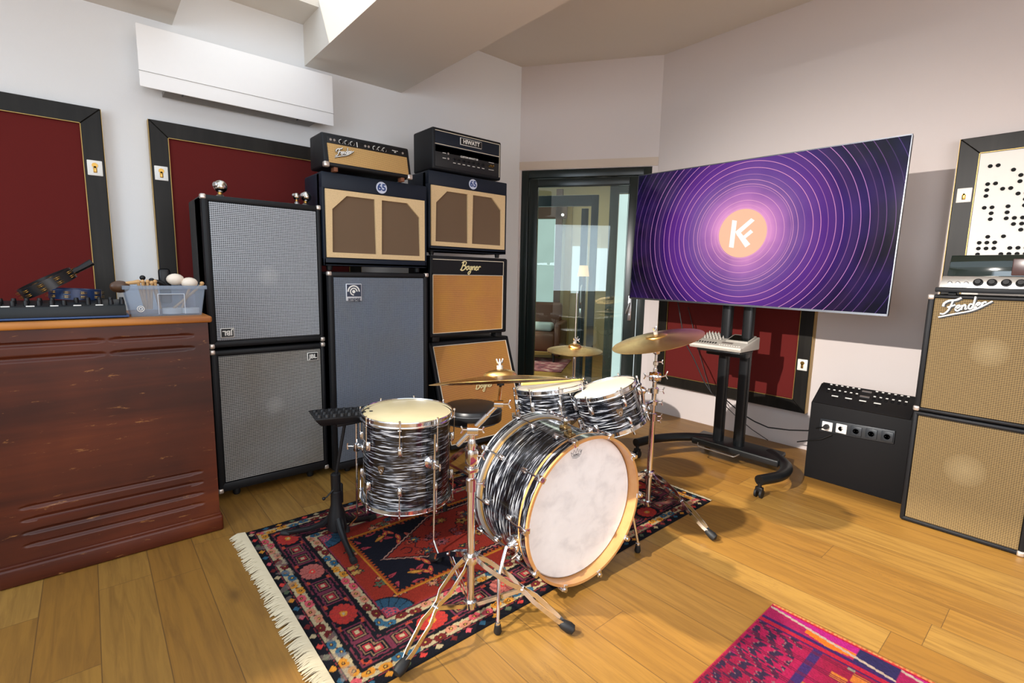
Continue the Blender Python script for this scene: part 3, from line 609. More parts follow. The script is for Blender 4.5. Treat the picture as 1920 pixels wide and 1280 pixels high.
# lower slanted orange cabinet
t = thing('guitar_cabinet', 'lower slanted orange grille cabinet on the floor behind the drum seat', 'speaker cabinet', (1.862, 3.11, 0), 0)
sl = .27
def SP(x, z, o=0): return (x, -sl * (.775 - z) / .745 + o, z)
wL = .755
MB().hexa([SP(0, .03, .012), SP(wL, .03, .012), (wL, .30, .03), (0, .30, .03), SP(0, .775, .012), SP(wL, .775, .012), (wL, .30, .775), (0, .30, .775)], .012, 3).build('cabinet_shell', TOL, t)
mb = MB()
for a, b_, c, d in ((0, .03, .03, .775), (wL - .03, wL, .03, .775)): mb.hexa([SP(a, c), SP(b_, c), SP(b_, c, .05), SP(a, c, .05), SP(a, d), SP(b_, d), SP(b_, d, .05), SP(a, d, .05)], .005)
for c, d in ((.03, .06), (.745, .775)): mb.hexa([SP(0, c), SP(wL, c), SP(wL, c, .05), SP(0, c, .05), SP(0, d), SP(wL, d), SP(wL, d, .05), SP(0, d, .05)], .005)
mb.build('front_trim', TOL, t)
c, d = .06, .745; MB().hexa([SP(.03, c, .004), SP(wL - .03, c, .004), SP(wL - .03, c, .02), SP(.03, c, .02), SP(.03, d, .004), SP(wL - .03, d, .004), SP(wL - .03, d, .02), SP(.03, d, .02)]).build('grille_cloth', SALT, t)
mb = MB()
for x in (.03, wL - .034): mb.hexa([SP(x, c, -.001), SP(x + .004, c, -.001), SP(x + .004, c, .01), SP(x, c, .01), SP(x, d, -.001), SP(x + .004, d, -.001), SP(x + .004, d, .01), SP(x, d, .01)])
for z in (c, d - .004): mb.hexa([SP(.03, z, -.001), SP(wL - .03, z, -.001), SP(wL - .03, z, .01), SP(.03, z, .01), SP(.03, z + .004, -.001), SP(wL - .03, z + .004, -.001), SP(wL - .03, z + .004, .01), SP(.03, z + .004, .01)])
mb.build('piping', PIP, t)
o = script('lettering', BOGNER, .062, .0032, GOLDL, t, (0, 0, 0), 0); o.rotation_euler = (-math.atan(sl / .745), 0, 0); o.location = SP(.33, .405, -.003)
for fx in (.08, .65): MB().lathe([(.02, 0), (.022, .034)], 14, (fx, .1, 0)).build('foot', RUB, t)

# ================================================================== AMP HEADS ON TOP (left group)
SILP = plain('brushed_silver', 'b9b6b0', .35, .8)
t = thing('amplifier_head', 'wheat grille amplifier head with a black knob strip on the left two-tone cabinet', 'amplifier', (1.085, 2.955, 1.882), 0)
W_ = .565; D_ = .24; Hh = .196
MB().hexa([(0, 0, 0), (W_, 0, 0), (W_, D_, 0), (0, D_, 0), (0, .045, Hh), (W_, .045, Hh), (W_, D_, Hh), (0, D_, Hh)], .012, 3).build('cabinet_shell', TOL, t)
def hp(x, z, o=0): return (x, z / Hh * .045 + o, z)
def hbox(x0, x1, z0, z1, o0, o1, bev=0): return MB().hexa([hp(x0, z0, o0), hp(x1, z0, o0), hp(x1, z0, o1), hp(x0, z0, o1), hp(x0, z1, o0), hp(x1, z1, o0), hp(x1, z1, o1), hp(x0, z1, o1)], bev)
hbox(.028, W_ - .022, .022, .135, -.003, .004, .001).build('grille_cloth', STRAW, t)
cp = hbox(.028, W_ - .022, .137, .172, -.003, .004, .001).build('control_panel', BLK, t)
for i, x in enumerate((.05, .072, .262, .284, .515)):
    z = .156; MB().cyl(hp(x, z, -.007), hp(x, z, -.002), .007, seg=14).build('input_jack' if i < 4 else 'pilot_lamp', CHD, cp)
for x in (.113, .147, .181, .325, .357, .389):
    k = MB().lathe([(.012, 0), (.012, .004), (.0085, .005), (.0075, .016), (0, .016)], 18, hp(x, .155, -.002), (0, -1, .2)); k = k.build('knob', BLK, cp)
    MB().torus(.0125, .0016, 0, 20, 6).build('knob_ring', LET, cp, loc=hp(x, .155, -.004), rot=(PI / 2, 0, 0))
hbox(.209, .213, .14, .17, -.005, -.002).build('divider', LET, cp)
script('model_lettering', [[(0, .4), (.3, .6), (.6, .3), (.9, .6), (1.2, .3), (1.6, .55), (2.0, .3), (2.5, .55), (3.1, .4)], [(1.3, -.4), (1.6, 0), (1.7, -.4), (2.0, -.1), (2.3, -.35)]], .013, .0011, LET, cp, (.44, .033, .156), 0)
script('lettering', FENDER, .036, .0021, LET, t, (.07, .007, .065), .22)
script('lettering_shadow', FENDER, .036, .0040, BLK, t, (.071, .0085, .064), .22)
for x in (0, W_ - .026): MB().box(x - .004, x + .03, -.006, .03, -.006, .026, .008, 3).build('corner_guard', CORN, t)
for x in (.07, W_ - .06): MB().box(x - .012, x + .012, .01, .06, -.024, .002, .003).build('foot', plain('cork_brown', '7a4a30', .7), t)

t = thing('amplifier_head', 'black amplifier head with white piping on the right two-tone cabinet', 'amplifier', (1.886, 3.09, 2.0), 0)
W_, D_, Hh = .615, .27, .285
MB().box(0, W_, .0, D_, 0, Hh, .014, 3).build('cabinet_shell', TOL, t)
MB().box(.02, W_ - .02, -.003, .006, .12, Hh - .02, .002).build('front_cloth', TOLB, t)
cp = MB().box(.02, W_ - .02, -.003, .006, .022, .168, .002).build('control_panel', plain('matt_black_panel', '101214', .5), t)
mb = MB().box(.02, W_ - .02, -.006, .0, Hh - .024, Hh - .0205).box(.02, W_ - .02, -.006, .0, .172, .1755).box(W_ - .0235, W_ - .02, -.006, 0, .022, Hh - .02); mb.build('piping', PIP, t)
b = MB().box(.228, .42, -.008, 0, .2, .25, .002).build('badge', LET, t); MB().box(.2315, .4165, -.0095, -.006, .2035, .2465).build('badge_field', BLK, b)
text('badge_lettering', 'HIWATT', .040, LET, b, (.324, -.0105, .2245), weight=.0012, sx=.95)
text('model_lettering', 'CUSTOM HIWATT 50', .0165, LET, cp, (.31, -.0045, .118), weight=.0004)
for i, x in enumerate((.18, .22, .262, .305, .35, .395, .438)):
    MB().lathe([(.0115, 0), (.0115, .005), (.008, .006), (.007, .018), (0, .018)], 16, (x, -.003, .09), (0, -1, 0)).build('knob', BLK, cp); MB().box(x - .011, x + .011, -.0045, -.002, .063, .067).build('knob_label', LET, cp)
for z in (.12, .085): MB().cyl((.125, -.008, z), (.125, -.002, z), .0075, seg=14).build('input_jack', CHD, cp); MB().box(.08, .108, -.0045, -.002, z - .002, z + .002).build('knob_label', LET, cp)
for x in (.50, .525): MB().lathe([(.009, 0), (.006, .008), (.006, .018)], 12, (x, -.003, .09), (0, -1, .3)).build('switch', BRASS, cp)
for z in (.118, .066): MB().box(.49, .54, -.0045, -.002, z - .0015, z + .0015).build('knob_label', LET, cp)

# ================================================================== RIGHT AMP STACK
def yb(x): return x
LR = (3.27, .548, 0)
t = cabinet('speaker_cabinet', 'lower gold grille cabinet on the floor at the right edge', 'speaker cabinet', LR, -PI / 2, .475, .50, .605, .004, (.022, .455, .026, .588), STRAWR, corners='br', bev=.01)
t = cabinet('speaker_cabinet', 'upper gold grille cabinet with a silver script badge at the right edge', 'speaker cabinet', LR, -PI / 2, .475, .50, .605, .615, (.026, .452, .632, 1.203), STRAWR, corners='tl bl', bev=.01)
script('lettering', FENDER, .060, .0034, LET, t, (.062, .0, 1.125), .24); script('lettering_shadow', FENDER, .060, .0066, BLK, t, (.064, .0022, 1.122), .24)
t = thing('amplifier_head', 'dark amplifier head with a silver knob strip on the right gold cabinets', 'amplifier', (3.35, .538, 1.222), -PI / 2)
MB().box(.0, .47, .0, .26, .012, .036, .004).build('base_board', TOL, t)
for x in (.05, .39): MB().box(x, x + .03, .03, .07, 0, .013).build('foot', RUB, t)
cp = MB().hexa([(.015, -.004, .037), (.462, -.004, .037), (.462, .02, .037), (.015, .02, .037), (.022, .016, .094), (.46, .016, .094), (.46, .04, .094), (.022, .04, .094)], .001).build('control_panel', SILP, t)
def kp(x, z, o=0): return (x, -.004 + (z - .037) * .35 + o, z)
for x in (.055, .085, .117): MB().lathe([(.010, 0), (.010, .004), (.005, .005), (.005, .008), (0, .008)], 14, kp(x, .058), (0, -1, .3)).build('input_jack', CHD, cp)
for i in range(6):
    x = .16 + i * .05; MB().lathe([(.019, 0), (.019, .004), (.0125, .007), (.011, .02), (0, .02)], 20, kp(x, .064), (0, -1, .3)).build('knob', BLK, cp)
    MB().box(x - .014, x + .014, kp(0, .043)[1] - .001, kp(0, .043)[1] + .002, .042, .0445).build('knob_label', LET, cp)
n = NT('smoked_gloss'); n.set(srgb('14201c'), .06, 0, Specular_IOR_Level=.8); 
MB().hexa([(.035, .03, .094), (.45, .03, .094), (.45, .25, .094), (.035, .25, .094), (.04, .05, .20), (.445, .05, .20), (.445, .25, .20), (.04, .25, .20)], .004).build('smoked_cover', n.m, t)
for x in (.27,): MB().box(x, x + .12, .022, .04, .10, .18, .004).build('label_plate', plain('faded_plate', '4a3230', .3), t)

# ================================================================== STAGE BOX
t = thing('connection_box', 'black floor box with power outlets under the sunlit wall, left of the gold cabinets', 'connection box', (3.51, 1.106, 0), -PI / 2)
BX = plain('black_painted_wood', '151415', .65, var=.08, Specular_IOR_Level=.2)
SBW = .52
MB().hexa([(0, 0, .0), (SBW, 0, .0), (SBW, .17, .0), (0, .17, .0), (0, 0, .50), (SBW, 0, .50), (SBW, .16, .608), (0, .16, .608)], .004).build('body', BX, t)
ta = math.atan2(.108, .16); TL = math.hypot(.108, .16)
def tp(x, y, o=0): f = y / .5 * TL; return (x, f * math.cos(ta) - o * math.sin(ta), .50 + f * math.sin(ta) + o * math.cos(ta))
tn = (0, -math.sin(ta), math.cos(ta))
cp = MB().hexa([tp(.01, .01, .0), tp(SBW - .01, .01, .0), tp(SBW - .01, .5, .0), tp(.01, .5, .0), tp(.01, .01, .006), tp(SBW - .01, .01, .006), tp(SBW - .01, .5, .006), tp(.01, .5, .006)], .001).build('connector_panel', plain('black_panel', '131315', .35), t)
for r, y in enumerate((.42, .30, .16)):
    for i in range(14 if r < 2 else 4):
        x = (.06 + i * .031) if r < 2 else .11 + i * .075
        if r < 2 and i in (6, 7): continue
        MB().lathe([(.009, 0), (.009, .003), (.006, .004), (.006, .002)], 14, tp(x, y, .006), tn).build('socket', BLK, cp)
        hw = .006 if r < 2 else .018
        MB().hexa([tp(x - hw, y + .045, .005), tp(x + hw, y + .045, .005), tp(x + hw, y + .065, .005), tp(x - hw, y + .065, .005), tp(x - hw, y + .045, .0075), tp(x + hw, y + .045, .0075), tp(x + hw, y + .065, .0075), tp(x - hw, y + .065, .0075)]).build('socket_label', LET, cp)
for y in (.42, .30): MB().hexa([tp(.235, y, .005), tp(.285, y, .005), tp(.285, y + .03, .005), tp(.235, y + .03, .005), tp(.235, y, .009), tp(.285, y, .009), tp(.285, y + .03, .009), tp(.235, y + .03, .009)]).build('data_port', CHD, cp)
st = MB().hexa([(.065, -.012, .325), (.452, -.012, .345), (.452, .0, .345), (.065, 0, .325), (.065, -.012, .408), (.452, -.012, .425), (.452, 0, .425), (.065, 0, .408)], .003).build('outlet_strip', plain('anthracite', '24282c', .4), t)
for i in range(5):
    x = .108 + i * .0775; z = .367 + i * .004; mm = WHT if i < 2 else plain('anthracite_insert', '2a2f34', .4)
    p_ = MB().box(x - .029, x + .029, -.018, -.010, z - .029, z + .029, .003).build('outlet', mm, st)
    MB().lathe([(.0185, 0), (.0185, .004), (.016, .004), (.015, -.001)], 24, (x, -.018, z), (0, -1, 0)).build('outlet_rim', mm, p_)
    for s in (-.008, .008): MB().cyl((x + s, -.0185, z), (x + s, -.0175, z), .0025, seg=8).build('outlet_hole', BLK, p_)
# cable from the stand to the outlet, plus hanging cables
def wx(lx, ly, z): return (3.51 + ly, 1.106 - lx, z)
CAB = plain('black_cable', '0f0f10', .5)
mb = MB().cyl(wx(.108, -.02, .367), wx(.108, -.05, .367), .017, .014).tube([wx(.108, -.045, .367)] + [tuple(v) for v in (pl(1536, 801, 0, 3.50), pl(1515, 807, 0, 3.55), pl(1480, 806, 0, 3.6), pl(1440, 801, 0, 3.62), pl(1415, 790, 0, 3.62), pl(1390, 775, 0, 3.62), pl(1362, 750, 0, 3.62), pl(1335, 738, 0, 3.6), pl(1320, 715, 0, 3.6), pl(1300, 670, 0, 3.6), pl(1283, 640, 0, 3.6), pl(1270, 560, 0, 3.6))], .0045)
tag(mb.build('power_cable', CAB), 'black power cable running from the stand to the first white outlet', 'cable')
mb = MB().tube([tuple(pl(1560, 815, 0, 3.50)), tuple(pl(1540, 823, 0, 3.50)), tuple(pl(1515, 826, 0, 3.51)), tuple(pl(1495, 828, 0, 3.6))], .004); tag(mb.build('power_cable', CAB), 'short black cable drooping beside the black floor box', 'cable')
mb = MB().tube([tuple(pl(x, y, 0, 3.995)) for x, y in ((1290, 575), (1296, 600), (1308, 650), (1322, 700), (1333, 735), (1380, 780), (1410, 805), (1440, 825))], .003); tag(mb.build('signal_cable', CAB), 'thin black cable hanging in front of the red panel', 'cable')

# ================================================================== TELEVISION ON STAND
TW, TH = 1.686, .948
tc = Vector((3.3, 1.552, 1.578)); til = -.033; rol = -.008; yaw = .007
u_ = Vector((math.sin(yaw), -math.cos(yaw), 0)); nn = Vector((-math.cos(yaw), -math.sin(yaw), 0)); v_ = Vector((0, 0, 1)) * math.cos(til) + nn * math.sin(til)
u2 = u_ * math.cos(rol) + v_ * math.sin(rol); v2 = -u_ * math.sin(rol) + v_ * math.cos(rol); yv = v2.cross(u2)
qt = Matrix([[u2.x, yv.x, v2.x], [u2.y, yv.y, v2.y], [u2.z, yv.z, v2.z]]).to_quaternion()
t = thing('television', 'huge flat television showing purple and pink rings around a round logo', 'television', tc, q=qt)
a, b = TW / 2, TH / 2
MB().box(-a, a, .002, .03, -b, b, .003).box(-a * .7, a * .7, .03, .06, -b * .75, b * .45, .01).build('back_case', BLK, t)
mb = MB().box(-a - .001, -a + .005, -.004, .012, -b - .001, b + .001).box(a - .0035, a + .001, -.004, .012, -b - .001, b + .001).box(-a, a, -.004, .012, b - .005, b + .001).box(-a, a, -.004, .012, -b - .003, -b + .009); mb.build('silver_bezel', chrome('satin_silver', (.13, .14, .16), .35), t)
n = NT('screen_picture'); o_ = n.xyz(); cx, cz = .006, 0.0
dx = n.math('SUBTRACT', o_[0], cx); dz = n.math('SUBTRACT', o_[2], cz)
d_ = n.math('SQRT', n.math('ADD', n.math('MULTIPLY', dx, dx), n.math('MULTIPLY', dz, dz)))
base = n.ramp(d_, [(.0, srgb('f2b6dc')), (.17, srgb('e79ad2')), (.25, srgb('b877bd')), (.33, srgb('80599f')), (.42, srgb('6b3a94')), (.52, srgb('54207e')), (.60, srgb('32155c')), (.70, srgb('1a0c36')), (.82, srgb('0d071a')), (.98, srgb('090a24'))])
nz = n.noise(n.oc(), 2.6, 3); base = n.mix(n.math('MULTIPLY', n.math('SUBTRACT', nz, .45, clamp=True), 1.8, clamp=True), base, srgb('3c1f78'))
sh = n.math('MULTIPLY', n.math('SINE', n.math('MULTIPLY', d_, 62)), .5); base = n.mix(n.math('MULTIPLY_ADD', sh, .16, .08), base, n.mix(n.math('DIVIDE', d_, .9, clamp=True), srgb('b06fc0'), srgb('12082a')))
radii = [.162, .185, .214, .258, .297, .311, .34, .377, .418, .458, .497, .54, .578, .616, .655, .698, .739, .778, .819, .862, .905]
acc = None
for i, r in enumerate(radii):
    m1 = n.math('COMPARE', n.math('MULTIPLY_ADD', n.math('SINE', n.math('MULTIPLY_ADD', dx, 3 + i % 3, i)), .003, d_), r, .0015 if i > 7 else .0012)
    m1 = n.math('MULTIPLY', m1, (.45 if i % 3 == 1 else .95) * (1 if r < .72 else .45)); acc = m1 if acc is None else n.math('MAXIMUM', acc, m1)
lc = n.ramp(d_, [(0, srgb('ffc0dc')), (.45, srgb('f0a0c8')), (.65, srgb('d890d0')), (.95, srgb('6a50b0'))])
pic = n.mix(acc, base, lc)
n.set(srgb('020203'), .10, Specular_IOR_Level=.22); n.put(n.b.inputs['Emission Color'], pic); n.put(n.b.inputs['Emission Strength'], .84)
MB().box(-a + .005, a - .005, -.002, .003, -b + .009, b - .005).build('screen', n.m, t)
def glow(name, col, st=1.0):
    n = NT(name); nz = n.noise(n.oc(), 4, 1); n.set(srgb('050507'), .12); n.put(n.b.inputs['Emission Color'], (*srgb(col), 1)); n.put(n.b.inputs['Emission Strength'], n.math('MULTIPLY_ADD', nz, .05, st)); return n.m
lg = MB().lathe([(.157, 0), (.157, .0006)], 96, (cx, -.002, cz), (0, -1, 0)).build('logo_disc', glow('logo_peach', 'ffc2a0', .84), t)
mb = MB()
def q4(pts): mb.prism([(cx + x, cz + z) for x, z in pts], .0006)
mb.M = Matrix.Translation((0, -.0036, 0))
q4([(-.078, -.088), (-.046, -.094), (-.042, .083), (-.074, .09)]); q4([(-.045, .012), (-.03, -.016), (.074, .078), (.05, .094)]); q4([(-.04, .0), (-.022, .02), (.062, -.072), (.032, -.093)]); q4([(-.004, -.03), (.012, -.046), (.072, .004), (.054, .022)])
mb.build('logo_letter', glow('logo_white', 'fffaf2', .88), lg, smooth=0)
# stand
t = thing('television_stand', 'black twin-column rolling television stand with curved feet', 'stand', (3.36, 1.55, 0), 0)
def L(x, y, z): return (x - 3.36, y - 1.55, z)
STB = plain('stand_black', '101214', .4, Specular_IOR_Level=.35)
for y, z0 in ((1.652, .09), (1.503, .09)):
    mb = MB(); mb.M = Matrix.Translation((.05, y - 1.55, 0)); mb.box(-.03, .03, -.034, .034, z0, 1.75, .018, 4); mb.build('column', STB, t)
MB().hexa([L(3.30, 1.19, .075), L(3.58, 1.25, .075), L(3.58, 1.86, .075), L(3.30, 1.80, .075), L(3.30, 1.19, .125), L(3.58, 1.25, .105), L(3.58, 1.86, .105), L(3.30, 1.80, .125)], .012, 3).build('base_beam', STB, t)
def sp3(P, k=6):
    P = [Vector(p) for p in P]; P = [2 * P[0] - P[1]] + P + [2 * P[-1] - P[-2]]; out = []
    for i in range(1, len(P) - 2):
        for j in range(k):
            u = j / k; a, b, c, d = P[i - 1:i + 3]; out.append(.5 * ((2 * b) + (c - a) * u + (2 * a - 5 * b + 4 * c - d) * u * u + (3 * b - a - 3 * c + d) * u ** 3))
    return out + [P[-2]]
for pts, cs in (([(3.50, 1.32, .095), (3.40, 1.22, .10), (3.28, 1.135, .105), (3.10, 1.10, .108), (2.93, 1.155, .105)], (2.935, 1.15)), ([(3.50, 1.66, .095), (3.40, 1.80, .10), (3.25, 1.90, .105), (3.07, 1.97, .108), (2.90, 2.0, .105)], (2.905, 1.99))):
    P = sp3(pts); rs = []
    for i, p in enumerate(P):
        tt = (P[min(i + 1, len(P) - 1)] - P[max(i - 1, 0)]).normalized(); s_ = Vector((0, 0, 1)).cross(tt).normalized(); k = 1 - .25 * i / len(P)
        rs.append([L(*(p + s_ * .042 * k * math.cos(A) + Vector((0, 0, 1)) * .030 * math.sin(A))) for A in [2 * PI * j / 12 for j in range(12)]])
    lg_ = MB().rings(rs).build('foot_leg', STB, t)
    c = L(cs[0], cs[1], 0)
    mb = MB().cyl((c[0], c[1], .05), (c[0], c[1], .09), .012).box(c[0] - .014, c[0] + .014, c[1] - .022, c[1] + .022, .035, .066, .006); mb.build('caster_fork', BLK, lg_)
    for s_ in (-.020, .010): MB().cyl((c[0], c[1] + s_, .026), (c[0], c[1] + s_ + .012, .026), .026, seg=20).build('caster_wheel', RUB, lg_)
for y in (1.33, 1.80):
    c = L(3.56, y, 0); MB().cyl((c[0], c[1], .05), (c[0], c[1], .09), .012).cyl((c[0], c[1] - .014, .026), (c[0], c[1] + .014, .026), .026, seg=20).build('caster_wheel', RUB, t)
mb = MB(); z = .10; P = [L(3.28, 1.735, z), L(3.245, 1.715, z - .01), L(3.24, 1.68, z - .012), L(3.235, 1.48, z - .012), L(3.245, 1.45, z - .01), L(3.28, 1.435, z)]
MB().tube(sp3(P, 4), .004).build('cable_hook', chrome('dull_wire', (.6, .58, .55), .3), t)
MB().box(-.15, .05, -.095, .21, .785, .80, .006).box(-.05, .02, -.09, .19, .80 - .05, .786, .004).build('tray', STB, t)
MB().box(.004, .022, -.25, .25, 1.45, 1.65, .006).box(.005, .03, -.12, .16, 1.14, 1.18, .006).build('mount_bracket', STB, t)
# multitrack console on the tray
t = thing('digital_recorder', 'silver grey multitrack recorder with knobs and a small screen on the stand tray', 'recorder', (3.20, 1.81, .802), -PI / 2); t.scale = (.80, .92, 1)
GRY = plain('warm_grey_plastic', 'aaa49a', .4, var=.03)
MB().hexa([(0, .0, .0), (.455, .0, .0), (.455, .30, .0), (0, .30, .0), (.0, .0, .022), (.455, .0, .022), (.455, .30, .085), (0, .30, .085)], .006).build('body', GRY, t)
MB().cyl((.0, .004, .020), (.455, .004, .020), .011).build('wrist_rail', plain('light_grey_plastic', 'c9c3b8', .35, var=.02), t)
def rp(x, y, o=0): return (x, y, .022 + .21 * y + o)
MB().hexa([rp(.25, .13, .0), rp(.44, .13, .0), rp(.44, .27, .0), rp(.25, .27, .0), rp(.25, .13, .010), rp(.44, .13, .010), rp(.44, .27, .014), rp(.25, .27, .014)], .002).build('display_hood', GRY, t)
MB().hexa([rp(.262, .145, .010), rp(.43, .145, .010), rp(.43, .25, .012), rp(.262, .25, .012), rp(.262, .145, .0125), rp(.43, .145, .0125), rp(.43, .25, .0155), rp(.262, .25, .0155)]).build('display', plain('dark_display', '10130f', .15), t)
MB().hexa([rp(.24, .085, .0), rp(.33, .085, .0), rp(.33, .11, .0), rp(.24, .11, .0), rp(.24, .085, .003), rp(.33, .085, .003), rp(.33, .11, .003), rp(.24, .11, .003)]).build('meter_strip', plain('grey_brown', '6d635c', .4), t)
for r in range(4):
    for i in range(7): MB().lathe([(.0075, 0), (.0065, .012), (.003, .014), (.003, .02)], 10, rp(.02 + i * .029, .15 + r * .038, 0)).build('knob', GRY, t)
for i in range(8): MB().box(.03 + i * .024, .036 + i * .024, .055, .075, .034, .044, .001).build('fader', BLK, t)
for i in range(9): MB().box(.24 + i * .021, .254 + i * .021, .045, .055, .0315, .036).build('button', plain('light_grey_plastic', 'c9c3b8', .35, var=.02), t)

# ================================================================== DRUMS
HEADW = plain('coated_white_head', 'b3ab9c', .6, var=.03, scale=14)
n = NT('felt_white_head'); a = n.noise(n.oc(), 11, 6, .6, .3); n.set(n.ramp(a, [(.3, srgb('dedede')), (.5, srgb('f0f0ef')), (.8, srgb('f9f9f8'))]), .7); FELTH = n.m
n = NT('cream_batter_head'); a = n.noise(n.oc(), 5, 3); n.set(n.ramp(a, [(.3, srgb('beb088')), (.7, srgb('ccbf98'))]), .5); CRMH = n.m
def drum(name, label, top, nrm, R, dp, nl, ph, head, split=False, roll=0):
    nrm = Vector(nrm).normalized(); q = Vector((0, 0, 1)).rotation_difference(nrm)
    t = thing(name, label, 'drum', Vector(top) - nrm * dp, q=q)
    Rs = R - .012
    MB().lathe([(Rs, .022), (Rs, dp - .022)], 72, cap=False).build('shell', OYS, t)
    MB().lathe([(Rs + .002, dp - .012), (Rs - .006, dp - .007), (0, dp - .007)], 64, cap=False).build('batter_head', head, t)
    MB().lathe([(0, .007), (Rs - .006, .007), (Rs + .002, .012)], 64, cap=False).build('resonant_head', HEADW, t)
    for z, s in ((dp, -1), (0, 1)):
        MB().lathe([(R - .006, z), (R - .003, z), (R - .0035, z + s * .019), (R + .005, z + s * .021), (R + .005, z + s * .0235), (R - .008, z + s * .023), (R - .006, z)], 72, cap=False).torus(R - .0045, .0028, z, 72, 6).build('hoop', CH, t)
    for k in range(nl):
        a_ = math.radians(ph + 360 * k / nl); c, s = math.cos(a_), math.sin(a_); ar = Vector((c, s, 0))
        zs = [(dp * .70 if split else dp * .5, 1)] + ([(dp * .26, -1)] if split else [])
        for zc, sg in zs:
            l_ = MB(); l_.M = Matrix.Translation(ar * Rs + Vector((0, 0, zc))) @ Matrix.Rotation(a_, 4, 'Z')
            hl = .022 if split else .028
            l_.box(-.001, .012, -.011, .011, -hl, hl, .006, 3).sph((.012, 0, 0), .0135, 14, (.7, .8, 2.2 if not split else 1.7))
            lo = l_.build('lug', CH, t)
            for g2 in ((1, -1) if not split else (sg,)):
                zt = dp + .006 if g2 > 0 else -.006
                p = ar * (R + .006); r_ = MB().cyl((p.x, p.y, zc + g2 * hl * .6), (p.x, p.y, zt), .0028, seg=8).cyl((p.x, p.y, zt - g2 * .004), (p.x, p.y, zt + g2 * .007), .0048, seg=8); r_.M = Matrix.Translation((p.x, p.y, dp - .03 if g2 > 0 else .03)) @ Matrix.Rotation(a_, 4, 'Z'); r_.box(-.006, .005, -.008, .008, -.003, .003, .002); r_.build('tension_rod', CH, lo)
    return t
def badge(t, R, ang, z, s=1.0):
    a_ = math.radians(ang); M = Matrix.Translation((R * math.cos(a_), R * math.sin(a_), z)) @ Matrix.Rotation(a_ + PI / 2, 4, 'Z')
    mb = MB(); mb.M = M @ Matrix.Translation((0, -.0035, 0)); mb.prism([(x * s, y * s) for x, y in ((-.017, .014), (-.010, .018), (0, .014), (.010, .018), (.017, .014), (.013, -.004), (.006, -.018), (0, -.022), (-.006, -.018), (-.013, -.004))], .003); b_ = mb.build('badge', plain('dark_brass', '6b5640', .35, .7), t, smooth=0)
    mb = MB(); mb.M = M @ Matrix.Translation((0, -.005, -.005 * s)) @ Matrix.Rotation(PI / 2, 4, 'X'); mb.torus(.007 * s, .0018, 0, 20, 6); mb.build('air_vent', CH, b_)
def badge_at(t, Rr, px, py, s=1.0):
    q = t.rotation_quaternion.inverted(); loc = Vector(t.location); d = .8
    while d < 3.5:
        p = q @ (dep(px, py, d) - loc)
        if math.hypot(p.x, p.y) < Rr: badge(t, Rr, math.degrees(math.atan2(p.y, p.x)), p.z, s); return
        d += .002
# floor tom
ft = drum('floor_tom', 'black and pearl striped floor tom with three chrome legs, left of the kit', (1.108, 2.045, .635), (.008, -.018, 1), .215, .425, 8, -127, CRMH, split=True)
badge_at(ft, .2035, 715, 881)
fb = ft.location
for (fx, fy) in ((.926, 2.207), (1.108, 1.873 - .065), (1.338, 2.125)):
    p = Vector((fx - fb.x, fy - fb.y, 0)); pn = p.normalized(); p = pn * .243; ft_ = MB()
    zf = -fb.z + .006
    ft_.tube([(p.x, p.y, .375), (p.x, p.y, zf + .085), (p.x + pn.x * .004, p.y + pn.y * .004, zf + .075), (p.x + pn.x * .045, p.y + pn.y * .045, zf + .03)], .0052, 10)
    lg_ = ft_.build('leg', CH, ft)
    e_ = p + pn * .045; MB().lathe([(.004, .035), (.011, .03), (.014, .0), (.0, .0)], 14, (e_.x + pn.x * .004, e_.y + pn.y * .004, zf + .002)).build('rubber_foot', RUB, lg_)
    c_ = pn * .2035
    mb = MB().lathe([(.030, 0), (.029, .006), (.017, .013), (.012, .03)], 24, (c_.x, c_.y, .235), pn).box(p.x - .013, p.x + .013, p.y - .013, p.y + .013, .212, .255, .005)
    sd_ = Vector((-pn.y, pn.x, 0)); w0 = p + pn * .012 + Vector((0, 0, .235)); mb.cyl(w0, w0 + pn * .03, .004).tube([w0 + pn * .03 + Vector((0, 0, -.016)), w0 + pn * .032, w0 + pn * .03 + Vector((0, 0, .016))], .004)
    mb.build('leg_bracket', CH, ft)
# rack tom
rt = drum('rack_tom', 'black and pearl striped small tom tilted on the right cymbal stand', (1.925, 1.538, .732), (-.231, .217, .948), .165, .21, 6, 10, HEADW, split=True)
badge_at(rt, .153, 1162, 772, 1.05)
# snare
sn = drum('snare_drum', 'black and pearl striped snare drum with sticks on it, behind the bass drum', (1.854, 1.848, .695), (-.054, .136, .989), .19, .165, 8, 15, HEADW)
for i, (a0, b0, l) in enumerate((((1.672, 1.872, .717), (2.06, 1.775, .712), 'front pale yellow drumstick lying on the snare drum'), ((1.70, 1.902, .713), (2.05, 1.80, .708), 'rear pale yellow drumstick lying on the snare drum'))):
    a0 = Vector(a0); b0 = Vector(b0); d0 = (b0 - a0); Ls = d0.length
    tag(MB().lathe([(.004, 0), (.0075, .004), (.0075, Ls * .72), (.0042, Ls * .95), (.0030, Ls * .965), (.0048, Ls * .982), (.002, Ls)], 14, a0, d0.normalized()).build('drumstick', plain('hickory', 'd9bd62', .4)), l, 'drumstick', 'drumsticks on the snare')
